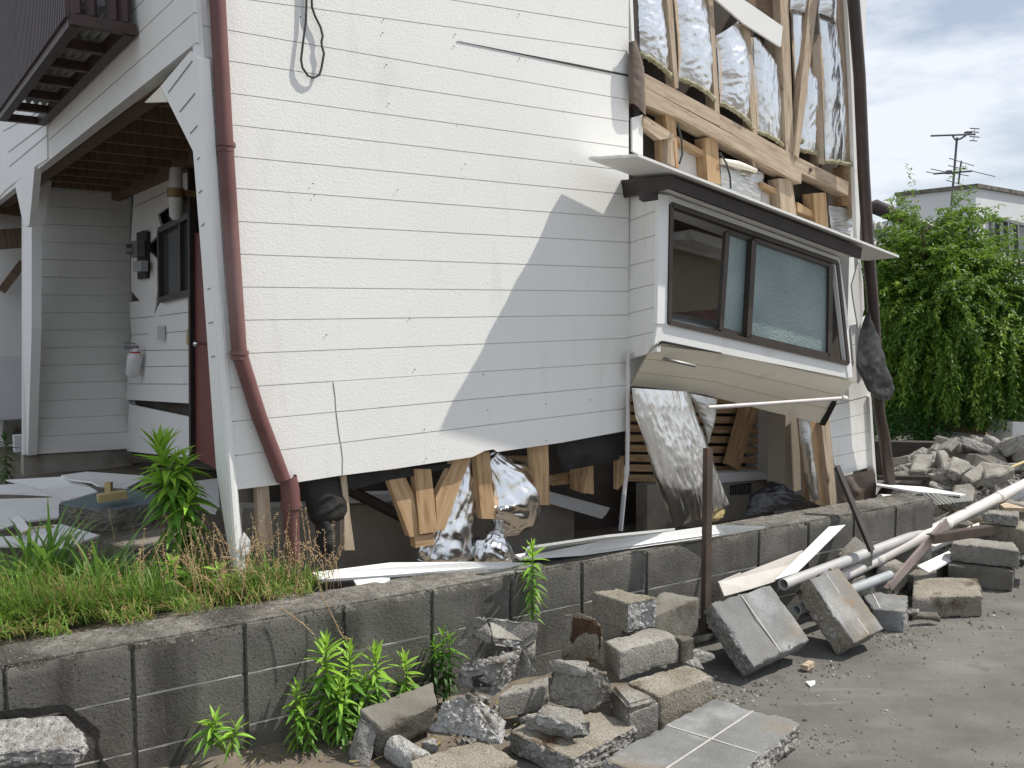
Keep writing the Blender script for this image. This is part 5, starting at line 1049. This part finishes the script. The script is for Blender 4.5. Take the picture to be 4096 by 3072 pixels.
for k, (c, pts, th, brk, lab) in enumerate([
  ('c7', [(1000, 1100, .13), (1100, 1075, .14), (1200, 1110, .13), (1110, 1150, .12)], .10, (1,), 'small block left of the two stacked ones, beside the crossed bars'),
  ('c7', [(950, 1200, .14), (1010, 1150, .15), (1130, 1180, .13), (1080, 1215, .12)], .11, (0, 1), 'broken block between the pipes and the flat hollow block'),
  ('c7', [(1500, 760, .40), (1560, 745, .42), (1720, 770, .42), (1700, 800, .40)], .09, (0,), 'thin block at the right edge above the round stub'),
  ('e2', [(1820, 560, .30), (1950, 500, .34), (2040, 580, .32), (1940, 640, .28)], .16, (0, 1), 'broken block at the upper edge of the longest pipe'),
  ('e2', [(1000, 530, .30), (1150, 515, .31), (1170, 560, .30), (1020, 580, .29)], .2, (1, 2), 'block behind the sunlit white board at the end of the wall'),
  ('e2', [(1400, 540, .30), (1560, 500, .33), (1640, 560, .30), (1480, 600, .28)], .2, (1, 2), 'block in front of the pointed slab of the far heap'),
  ('c7', [(600, 1240, .22), (690, 1200, .24), (760, 1260, .18), (680, 1310, .14)], .12, (0,), 'block hidden under the long pipe behind the right tilted slab'),
  ('c7', [(1290, 930, .30), (1360, 900, .32), (1420, 930, .31), (1370, 960, .29)], .12, (1,), 'small block behind the upper of the two stacked ones')]):
    rub(lab, c, pts, th, brk, ['concrete', 'concrete_dark', 'concrete'][k % 3], 'broken')
rr = random.Random(17)
def chunk(p, s, k, label, group, ms):
    pts = [p+Vec((rr.uniform(-1, 1)*s*1.3, rr.uniform(-1, 1)*s, rr.uniform(-.35, .8)*s)) for _ in range(9)]
    me = rough([(pts, None, rr.random() < .5)], k+400, .004, .03 if s > .04 else .02, .005)
    tag(link('concrete_chunk', me, [M[rr.choice(ms)], M['broken']]), label, 'rubble', group)
for k in range(70):
    x = rr.uniform(3500, 4110); y = rr.uniform(2010, 2290)
    if y > 2330-.12*(x-3500): continue
    p = G(x, y, .03); 
    if p.dot(WV) > 3.3 and p.dot(WU) < 5.35: continue
    p.z = rr.uniform(.0, .12); chunk(p, rr.uniform(.03, .11), k, 'small grey concrete piece strewn under the long white pipes', 'concrete pieces strewn under the pipes', ['concrete', 'concrete_dark', 'concrete', 'broken'])
for k in range(34):
    x = rr.uniform(1850, 2500); y = rr.uniform(2700, 3060)
    p = G(x, y, .02); p.z = rr.uniform(.0, .06)
    if p.dot(WV) > 3.3: continue
    chunk(p, rr.uniform(.015, .045), k+100, 'small broken concrete crumb wedged between the piled blocks', 'crumbs between the piled blocks', ['broken', 'broken_white', 'concrete_dark'])
# ------------------------------------------------------------------ background
def box(p, ax, ay, sx, sy, sz): return [p, p+ax*sx, p+ax*sx+ay*sy, p+ay*sy], Vec((0, 0, sz))
# white neighbour building
cd_ = 24.0
pc = d5(3905, 752, cd_); gz = Vec((pc.x, pc.y, 0)); ax1 = Vec((.80, .60, 0)); ax2 = Vec((-.62, .78, 0))
nb_ = thing('neighbour_building', 'white flat-roofed building with a dark window band behind the tree', 'building', gz)
b = MB(); b.prism([gz, gz+ax1*12, gz+ax1*12+ax2*2.2, gz+ax2*2.2], (0, 0, pc.z)); b.build('wall', M['render_white'], nb_)
b = MB(); b.prism([gz+Vec((0, 0, pc.z+.003))-ax1*.08-ax2*.08, gz+ax1*12+Vec((0, 0, pc.z+.003))-ax2*.08, gz+ax1*12+Vec((0, 0, pc.z+.003))+ax2*2.2, gz+ax2*2.2+Vec((0, 0, pc.z+.003))-ax1*.08], (0, 0, .1)); b.build('roof_edge', M['concrete_dark'], nb_)
NB = Plane(gz, ax1.cross(Vec((0, 0, 1))))
if NB.n.dot(CAM-gz) < 0: NB.n = -NB.n
b = MB(); b.prism(NB.at('d2', [(735, 628), (1100, 715), (1100, 900), (745, 790)], .03), -NB.n*.06); wn = b.build('window', M['glass_dark'], nb_)
b = MB()
for q in ([(735, 628), (1100, 715)], [(745, 790), (1100, 900)], [(735, 628), (745, 790)], [(768, 640), (775, 800)], [(805, 648), (812, 810)], [(848, 660), (855, 820)]):
    p = NB.at('d2', q, .05); b.beam(p[0], p[1], .08, .08)
b.build('window_frame', M['grey'], wn)
pl = d5(3600, 855, 27); 
b = MB(); q0_, q1_ = d5(3735, 838, 26), d5(3903, 812, 24.6); b.prism([Vec((q0_.x, q0_.y, 0)), Vec((q1_.x, q1_.y, 0)), Vec((q1_.x, q1_.y+4, 0)), Vec((q0_.x, q0_.y+4, 0))], (0, 0, q1_.z)); b.build('low_wing', M['render_white'], nb_)
# tiled house behind the tree
th_ = thing('tiled_house', 'old dark-walled house with a grey tiled roof, mostly hidden by the tree', 'house', (8, 15, 0))
def tiled(A, B_, C_, D_, nu, nv, name, par, ridge=None):
    vs, fs = [], []
    n = (B_-A).cross(D_-A).normalized(); n = n if n.z > 0 else -n
    for j in range(nv*2+1):
        for i in range(nu*6+1):
            u, v = i/(nu*6), (j//2+(0 if j % 2 == 0 else .999))/nv if j < nv*2 else 1
            v = min(v, 1); p = A.lerp(B_, u).lerp(D_.lerp(C_, u), v)
            vs.append(p+n*(.030*math.sin(i*2*math.pi/6)+(.03 if j % 2 == 0 else 0.0)))
    w_ = nu*6+1
    fs = [(j*w_+i, j*w_+i+1, (j+1)*w_+i+1, (j+1)*w_+i) for j in range(nv*2) for i in range(nu*6)]
    return MB().add(vs, fs, smooth=False).build(name, M['tile'], par)
RA, RB_ = d5(3450, 880, 16), d5(3985, 1040, 15.2); RC, RD = d5(4330, 1500, 12.6), d5(3440, 1330, 13.2)
tiled(RA, d5(4260, 1085, 15.3), RC, RD, 26, 12, 'roof', th_)
b = MB(); b.tube([d5(3440, 835, 15.8), d5(3497, 826, 15.8), d5(3640, 885, 15.6), RB_], [.05, .13, .12, .11], 10); b.tube([RB_, d5(4260, 1130, 14.9)], .11, 10); b.build('ridge', M['fascia'], th_)
b = MB(); z0 = RD.z-.25; b.prism([Vec((RD.x-.5, RD.y+.5, 0)), Vec((RC.x+2, RC.y+.9, 0)), Vec((RC.x+2, RC.y+4, 0)), Vec((RD.x-.5, RD.y+4, 0))], (0, 0, z0)); b.build('wall', M['old_wall'], th_)
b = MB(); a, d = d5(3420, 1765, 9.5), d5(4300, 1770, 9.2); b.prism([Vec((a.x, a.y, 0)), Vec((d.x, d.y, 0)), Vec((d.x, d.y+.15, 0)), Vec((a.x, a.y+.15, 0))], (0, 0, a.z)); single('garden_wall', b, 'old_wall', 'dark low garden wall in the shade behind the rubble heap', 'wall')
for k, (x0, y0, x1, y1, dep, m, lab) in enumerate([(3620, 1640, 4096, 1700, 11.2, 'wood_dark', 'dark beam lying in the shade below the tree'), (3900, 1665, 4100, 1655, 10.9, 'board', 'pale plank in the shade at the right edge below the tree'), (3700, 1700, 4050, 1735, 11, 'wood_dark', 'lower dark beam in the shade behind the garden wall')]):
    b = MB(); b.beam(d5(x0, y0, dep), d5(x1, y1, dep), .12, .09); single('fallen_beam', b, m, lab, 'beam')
p = d5(4052, 1690, 9.6); b = MB(); b.prism([Vec((p.x, p.y, 0)), Vec((p.x+.6, p.y, 0)), Vec((p.x+.6, p.y+.5, 0)), Vec((p.x, p.y+.5, 0))], (0, 0, p.z)); single('white_cabinet', b, 'white_gloss', 'plain white metal cabinet standing at the right edge beyond the rubble', 'cabinet')
# tv antenna
am = d5(3797, 830, 22); at_ = d5(3828, 550, 22)
an = thing('tv_antenna', 'tall television antenna mast with two sets of rods on the roof behind the tree', 'antenna', am)
b = MB(); b.tube([am-Vec((0, 0, 1)), at_], .028, 8); b.build('mast', M['antenna'], an)
def rods(pts, r, name):
    b = MB()
    for c, x0, y0, x1, y1 in pts: b.tube([d5(*px(c, x0, y0), 22), d5(*px(c, x1, y1), 21.8)], r, 6)
    b.build(name, M['antenna'], an)
rods([('d2', 467, 269, 665, 262), ('d2', 563, 266, 575, 285), ('d2', 575, 285, 598, 283), ('d2', 598, 283, 625, 266)], .022, 'upper_boom')
rods([('d2', 660, 236, 663, 262), ('d2', 663, 262, 655, 290), ('d2', 642, 236, 682, 238), ('d2', 645, 250, 680, 254), ('d2', 640, 272, 683, 275), ('d2', 640, 290, 672, 292)], .012, 'reflector')
rods([('d2', 480, 437, 650, 425), ('d2', 603, 380, 590, 480)], .022, 'lower_boom')
rods([('d2', 447, 428, 500, 438), ('d2', 467, 415, 530, 428), ('d2', 548, 368, 660, 402), ('d2', 545, 400, 620, 418), ('d2', 640, 422, 752, 449), ('d2', 535, 465, 645, 495), ('d2', 560, 432, 635, 446)], .010, 'rods')
b = MB(); p = d5(*px('d2', 630, 258), 22); b.beam(p-Vec((.06, 0, 0)), p+Vec((.09, 0, 0)), .1, .08); p = d5(*px('d2', 547, 430), 22); b.beam(p-Vec((.06, 0, 0)), p+Vec((.06, 0, 0)), .1, .08); b.build('junction_box', M['antenna'], an)

# weeping tree
def leafquad(V_, F_, W_, p, d, w, l, up):
    s = d.cross(up); s = (s if s.length > 1e-3 else d.orthogonal()).normalized()
    o = len(V_); mid = p+d*(l*.5)+up*(l*.06)
    V_ += [p, mid+s*w, p+d*l-up*(l*.1), mid-s*w]; F_.append((o, o+1, o+2, o+3))
def tree(loc, lobes, n_br, seed, label):
    crown_c, rx, ry, rz = lobes[0]
    rt = random.Random(seed); t = thing('weeping_tree', label, 'tree', loc)
    b = MB(); top = Vec(crown_c)+Vec((0, 0, rz*.45)); loc = Vec(loc)
    tr = [loc.lerp(top, k/6)+Vec((.08*math.sin(k*1.9), .06*math.cos(k*1.3), 0)) for k in range(7)]; b.tube(tr, [.11, .10, .09, .075, .06, .045, .03], 10)
    br = []
    for k in range(22):
        a = rt.uniform(0, 6.28); f = rt.uniform(.35, .95); s = tr[rt.randint(2, 6)]
        e = Vec(crown_c)+Vec((math.cos(a)*rx*f, math.sin(a)*ry*f, rz*rt.uniform(.1, .85)*math.sqrt(max(.05, 1-f*f*.8))))
        m_ = s.lerp(e, .5)+Vec((0, 0, .18)); b.tube([s, m_, e], [.03, .02, .008], 6, caps=False); br.append((s, m_, e))
    b.build('trunk', M['bark'], t)
    Vx, Fx = [], []; mi = []
    for k in range(n_br):
        c0, rx, ry, rz = lobes[min(len(lobes)-1, int(rt.random()*len(lobes)*1.0))]
        a = rt.uniform(0, 6.28); f = math.sqrt(rt.random()); hgt = math.sqrt(max(0, 1-f*f))
        lump = .72+.62*noise.noise(Vec((math.cos(a)*2.1+c0.x, math.sin(a)*2.1, f*2.4+seed)))
        p = Vec(c0)+Vec((math.cos(a)*rx*f*lump, math.sin(a)*ry*f*lump, rz*hgt*rt.uniform(.25, 1.0)*lump))
        outw = Vec((math.cos(a), math.sin(a), 0)); low = max(0, min(1, (2.15-p.z)/.5)); d = (outw*rt.uniform(.3, .9)+Vec((rt.uniform(-.5, .5), rt.uniform(-.5, .5), rt.uniform(-.3, .6)*(1-low*.6)))).normalized()
        ln = (rt.uniform(.18, .42)*(1-low)+low*rt.uniform(.35, .95))*(1.0 if f < .6 else 1.0+.45*low)
        steps = int(ln/.026); lm = 1 if rt.random() < .20+.25*max(0, noise.noise(p*2.2)) else 0
        for s in range(steps):
            p = p+d*.026; d = (d+Vec((0, 0, -.030-.065*low))+Vec((rt.uniform(-.07, .07), rt.uniform(-.07, .07), 0))).normalized()
            if p.z < .55+.3*noise.noise(Vec((p.x*1.3, p.y*1.3, 3))): break
            for q in range(2):
                ld = (d*.5+Vec((rt.uniform(-1, 1), rt.uniform(-1, 1), rt.uniform(-.7, .25)))).normalized()
                leafquad(Vx, Fx, None, p+Vec((rt.uniform(-.02, .02), rt.uniform(-.02, .02), 0)), ld, rt.uniform(.009, .016), rt.uniform(.045, .075), Vec((rt.uniform(-.4, .4), rt.uniform(-.4, .4), 1)).normalized()); mi.append(lm)
    b = MB(); b.add(Vx, Fx); b.mi = mi; b.build('crown', [M['tree_leaf'], M['tree_tip']], t)
tb = d5(3690, 1700, 11.4); tree((tb.x, tb.y, 0), [(d5(3740, 1210, 11.2), 1.0, 1.0, 1.40), (d5(3740, 1210, 11.2), 1.0, 1.0, 1.40), (d5(3640, 1330, 11.0), .65, .8, .95), (d5(3980, 1420, 10.8), .85, .9, 1.05), (d5(3790, 1480, 10.7), .9, .7, .9)], 6000, 4, 'bushy green weeping tree in front of the tiled house')
# shaded shrub under it
rt = random.Random(9); Vx, Fx = [], []
sc_ = d5(3640, 1720, 10.0); sc_.z = .15
for k in range(2600):
    v = Vec((rt.gauss(0, 1), rt.gauss(0, 1), rt.gauss(0, 1))).normalized()*rt.uniform(.5, 1)
    p = sc_+Vec((v.x*.55, v.y*.4, abs(v.z)*.62)); leafquad(Vx, Fx, None, p, Vec((rt.uniform(-1, 1), rt.uniform(-1, 1), rt.uniform(-.5, .6))).normalized(), .014, .06, Vec((0, 0, 1)))
single('shrub', MB().add(Vx, Fx), 'leaf_shaded', 'dark shrub in the shade between the brown corner pipe and the rubble heap', 'shrub')

tag(LITTER.build('dry_litter', [M['grass_dry'], M['bark']]), 'dry leaves and twigs on the soil at the foot of the block wall', 'litter', kind='stuff')
# ------------------------------------------------------------------ weeds
def weed(base, h, nleaf, ll, seed, label, lean=(0, 0), mats=('leaf', 'leaf_tip'), start=.12, droop=.5, lw=.095, side=0):
    rt = random.Random(seed); base = Vec(base); t = thing('weed', label, 'weed', base)
    def stem(k): return base+Vec((lean[0]*k*k, lean[1]*k*k, h*k))
    b = MB(); b.tube([stem(k/8) for k in range(9)], [.007*(h/.5)**.5*(1-.6*k/8) for k in range(9)], 7); b.build('stem', M['stem'], t)
    b = MB()
    shoots = [(stem, nleaf, 1.0, 1.0)]
    for s in range(side):
        k0 = rt.uniform(.35, .7); a = rt.uniform(0, 6.28); o = Vec((math.cos(a), math.sin(a), 0)); L_ = h*rt.uniform(.2, .35); p0 = stem(k0)
        shoots.append((lambda k, p0=p0, o=o, L_=L_: p0+o*(L_*.55*k)+Vec((0, 0, L_*(k*.9))), nleaf//4, .7, 0))
    for fn, nl_, sz, main in shoots:
        for i in range(nl_):
            k = start*main+(1-start*main)*(i/nl_)**.85; a = i*2.39996+rt.uniform(-.4, .4)
            p = fn(k); o = Vec((math.cos(a), math.sin(a), 0))
            young = max(0, (k-.72)/.28); L_ = ll*sz*rt.uniform(.8, 1.15)*(1-.55*young**2)*(.75 if k < .3 else 1)
            el = math.radians(-18+82*young+rt.uniform(-14, 14)+(10 if k > .5 else -8)); d = o*math.cos(el)+Vec((0, 0, math.sin(el)))
            sd = d.cross(Vec((0, 0, 1))).normalized() if abs(d.z) < .97 else o.cross(Vec((0, 0, 1)))
            n = 5; vs = []; w_ = L_*lw; tw = rt.uniform(-.4, .4)
            pos = p.copy(); dd = d.copy()
            for j in range(n+1):
                u = j/n; wd_ = w_*math.sin(math.pi*min(1, .12+.88*u)**.8)*(1 if j < n else 0)+.0004
                nn = sd.cross(dd).normalized(); s2 = sd*math.cos(tw)+nn*math.sin(tw)
                vs += [pos-s2*wd_+nn*wd_*.35, pos.copy(), pos+s2*wd_+nn*wd_*.35]
                pos = pos+dd*(L_/n); dd = (dd+Vec((0, 0, -droop*.26*(1-young*.7)))).normalized()
            fs = []
            for j in range(n): q = j*3; fs += [(q, q+1, q+4, q+3), (q+1, q+2, q+5, q+4)]
            b.add(vs, fs, None, True, 1 if k > .70 else 0)
    b.build('leaves', [M[mats[0]], M[mats[1]]], t); return t
wl = LW.hit(2130, 2560, .05)
weed((wl.x, wl.y, .34), .34, 62, .085, 1, 'single bright weed standing in front of the wall top, above the roof-shaped block', (.0, .0), start=.05)
g = G(760, 2330, .5); weed((g.x, g.y, .48), .66, 120, .19, 2, 'tallest leafy weed, growing beside the white corner post', (-.12, -.03), droop=.6, start=.2, side=4, lw=.085)
g = G(850, 3110, .02); weed((g.x, g.y, .12), .12, 26, .10, 3, 'lone low weed at the bottom edge, left of the weed clump', (.02, 0), start=.3)
g = G(930, 3110, .02); weed((g.x, g.y, .10), .11, 22, .075, 31, 'smaller low weed at the bottom edge, right beside the lone low weed', (.02, 0), start=.3)
CL = [((1305, 3010), .46, 74, .105, 'tallest star-topped weed in front of the clump by the wall'), ((1400, 2960), .41, 60, .09, 'second weed of the clump, just right of the star-topped one'), ((1512, 2920), .38, 58, .09, 'upright weed in the middle of the clump by the wall'), ((1635, 2850), .32, 50, .085, 'right-hand weed of the clump, next to the tilted grey block'),
      ((1190, 3050), .31, 50, .075, 'thin weed at the left of the clump by the wall'), ((1240, 3040), .23, 40, .065, 'low weed at the lower left of the clump'), ((1370, 3020), .30, 52, .085, 'bushy low weed in the foot of the clump'), ((1450, 2960), .27, 46, .08, 'low dense weed hidden behind the star-topped one')]
for k, ((x, y), h_, n, l_, lab) in enumerate(CL):
    p = G(x, y, .0); p2 = LW.hit(x, y, .08)
    if p.dot(WV) > 3.26: p = Vec((p2.x, p2.y, 0))
    weed((p.x, p.y, 0), h_, n, l_, 40+k, lab, (rnd.uniform(-.03, .03), -.02), start=.18, droop=.32, side=1 if k in (1, 6, 3) else 0, lw=.10)
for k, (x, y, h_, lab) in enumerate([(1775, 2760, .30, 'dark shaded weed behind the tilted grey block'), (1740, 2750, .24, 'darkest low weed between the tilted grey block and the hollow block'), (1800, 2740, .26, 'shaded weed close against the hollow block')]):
    p = LW.hit(x, y, .06); weed((p.x, p.y, max(.0, p.z-.05)), h_, 30, .09, 60+k, lab, (.0, -.01), ('leaf_shaded', 'leaf'), start=.1)
# broad bladed grass clump
def blades(b, p, n, h, w, spread, rt, mi=0, curl=1.0):
    for i in range(n):
        a = rt.uniform(0, 6.28); o = Vec((math.cos(a), math.sin(a), 0)); L_ = h*rt.uniform(.6, 1.15); el = rt.uniform(.7, 1.45)
        d = o*math.cos(el)+Vec((0, 0, math.sin(el))); q = p+Vec((rt.gauss(0, spread), rt.gauss(0, spread), 0)); s = o.cross(Vec((0, 0, 1))); vs = []; ns = 5
        bend = rt.uniform(.15, .42)*curl; m_ = mi(rt) if callable(mi) else mi
        for j in range(ns+1):
            u = j/ns; ww = w*(1-u**2.2)*(.55+.9*u*(1-u)*2)+.0003; vs += [q-s*ww, q+s*ww]; q = q+d*(L_/ns); d = (d-Vec((0, 0, bend*(.4+u)))+o*bend*.25).normalized()
        b.add(vs, [(2*j, 2*j+1, 2*j+3, 2*j+2) for j in range(ns)], None, True, m_)
rt = random.Random(21)
for k, (x, y, n, h_, lab) in enumerate([(170, 2380, 90, .44, 'broad-bladed grass clump arching at the far left'), (400, 2390, 44, .36, 'broad-bladed grass clump right of the leftmost clump')]):
    g = G(x, y, .52); b = MB(); blades(b, g, n, h_, .0105, .045, rt); single('grass_clump', b, 'broadgrass', lab, 'grass')
b = MB(); rt = random.Random(22)
def zone():
    while True:
        x = rt.uniform(-60, 1520); y = rt.uniform(2230, 2560)
        lim = 2540-.162*x; up = 2370-.05*x if x < 900 else 2325+(x-900)*.02
        if up < y < lim+12:
            if x > 1200 and rt.random() < (x-1200)/400: continue
            return x, y
sel = lambda r: 0 if r.random() < .58 else 1
for k in range(11000):
    x, y = zone(); g = G(x, y, .515); cl = noise.noise(Vec((g.x*4.5, g.y*4.5, 1)))+.5*noise.noise(Vec((g.x*13, g.y*13, 5)))
    if cl < -.35 and rt.random() < .6: continue
    hh = max(.03, .10+.05*max(0, 1-x/500)+.13*cl+rt.uniform(-.04, .07)); mm = 1 if rt.random() < (.0+.28*min(1, x/900)+.5*noise.noise(Vec((g.x*3, g.y*3, 9)))) else (2 if rt.random() < .3 else 0)
    blades(b, g, 1, hh*1.15, rt.choice((.0016, .0022, .003)), .004, rt, mm, rt.uniform(.5, 1.5))
for k in range(1500):
    x = rt.uniform(-60, 1250); y = 2578-.162*x+rt.uniform(-44, 6); g = G(x, y, .545)
    if noise.noise(Vec((g.x*6, g.y*6, 2))) < -.1: continue
    blades(b, g, 1, rt.uniform(.05, .12), .002, .006, rt, sel, 1.9)
single('grass', b, [M['grass'], M['grass_dry'], M['broadgrass']], 'short green and dry grass along the top of the block wall', 'grass', kind='stuff')
# dry seed stalks
b = MB(); rt = random.Random(23)
for k in range(150):
    x = rt.gauss(800, 230); y = rt.uniform(2290, 2450)
    if k > 115: x = rt.uniform(950, 1400); y = rt.uniform(2310, 2370)
    if not 150 < x < 1480: continue
    p = G(x, y, .52); L_ = rt.uniform(.14, .36); a = rt.uniform(0, 6.28); d = Vec((math.cos(a)*.14, math.sin(a)*.14, 1)).normalized(); pa = [p]; curl = rt.uniform(0, .05) if rt.random() < .7 else rt.uniform(.1, .25)
    for j in range(9):
        p = p+d*(L_/9); d = (d+Vec((math.cos(a)*curl, math.sin(a)*curl, -curl*.5*(j > 5)))).normalized(); pa.append(p)
    b.tube(pa, [.0012]*8+[.0008, .0006], 4, caps=False)
    for j in range(22):
        u = 4+5*rt.random(); i = int(u); q = pa[i].lerp(pa[min(i+1, 9)], u-i)+Vec((rt.gauss(0, .004), rt.gauss(0, .004), 0)); r = rt.uniform(.002, .0042)
        b.add([q+Vec((r, 0, 0)), q+Vec((-r*.5, r*.8, 0)), q+Vec((-r*.5, -r*.8, 0)), q+Vec((0, 0, r*1.3))], [(0, 1, 3), (1, 2, 3), (2, 0, 3)])
for pts in ([(430, 0), (30, 0)],): pass
for c, pp in (('c5', [(345, 330), (400, 430), (450, 530), (490, 620), (520, 665), (580, 680)]), ('c5', [(30, 430), (130, 500), (220, 570), (290, 640)])):
    pa = [LW.hit(*px(c, x, y), .02+.01*i) for i, (x, y) in enumerate(pp)]; b.tube(pa, .0018, 5)
    for i in range(len(pa)-1):
        for j in range(14): q = pa[i].lerp(pa[i+1], rt.random())+Vec((rt.gauss(0, .004), 0, rt.gauss(0, .004))); r = .003; b.add([q+Vec((r, 0, 0)), q+Vec((-r*.5, 0, r*.8)), q+Vec((-r*.5, 0, -r*.8)), q+Vec((0, -r, 0))], [(0, 1, 3), (1, 2, 3), (2, 0, 3)])
single('seed_stalks', b, 'seed', 'dry brown seed stalks standing in the grass beside the corner post', 'grass', kind='stuff')
rt = random.Random(31)
for k, (x, y, lab) in enumerate([(250, 2440, 'low leafy weed in the grass between the two broad-bladed clumps'), (560, 2380, 'low leafy weed in the grass in front of the blue-grey slab'), (90, 2470, 'low leafy weed in the grass at the far left, above the wall'), (690, 2400, 'low leafy weed in the grass at the foot of the tallest weed'), (880, 2380, 'low leafy weed at the foot of the corner post')]):
    g = G(x, y, .5); weed((g.x, g.y, .5), rt.uniform(.10, .2), 24, .09, 300+k, lab, (0, 0), start=.1, lw=.16)
# weeds by the next unit
g = G(30, 1960, .15); weed((g.x, g.y, .1), .55, 60, .12, 91, 'dark weed in the shade at the far left porch', (0, 0), ('leaf_shaded', 'leaf_shaded'), start=.05)
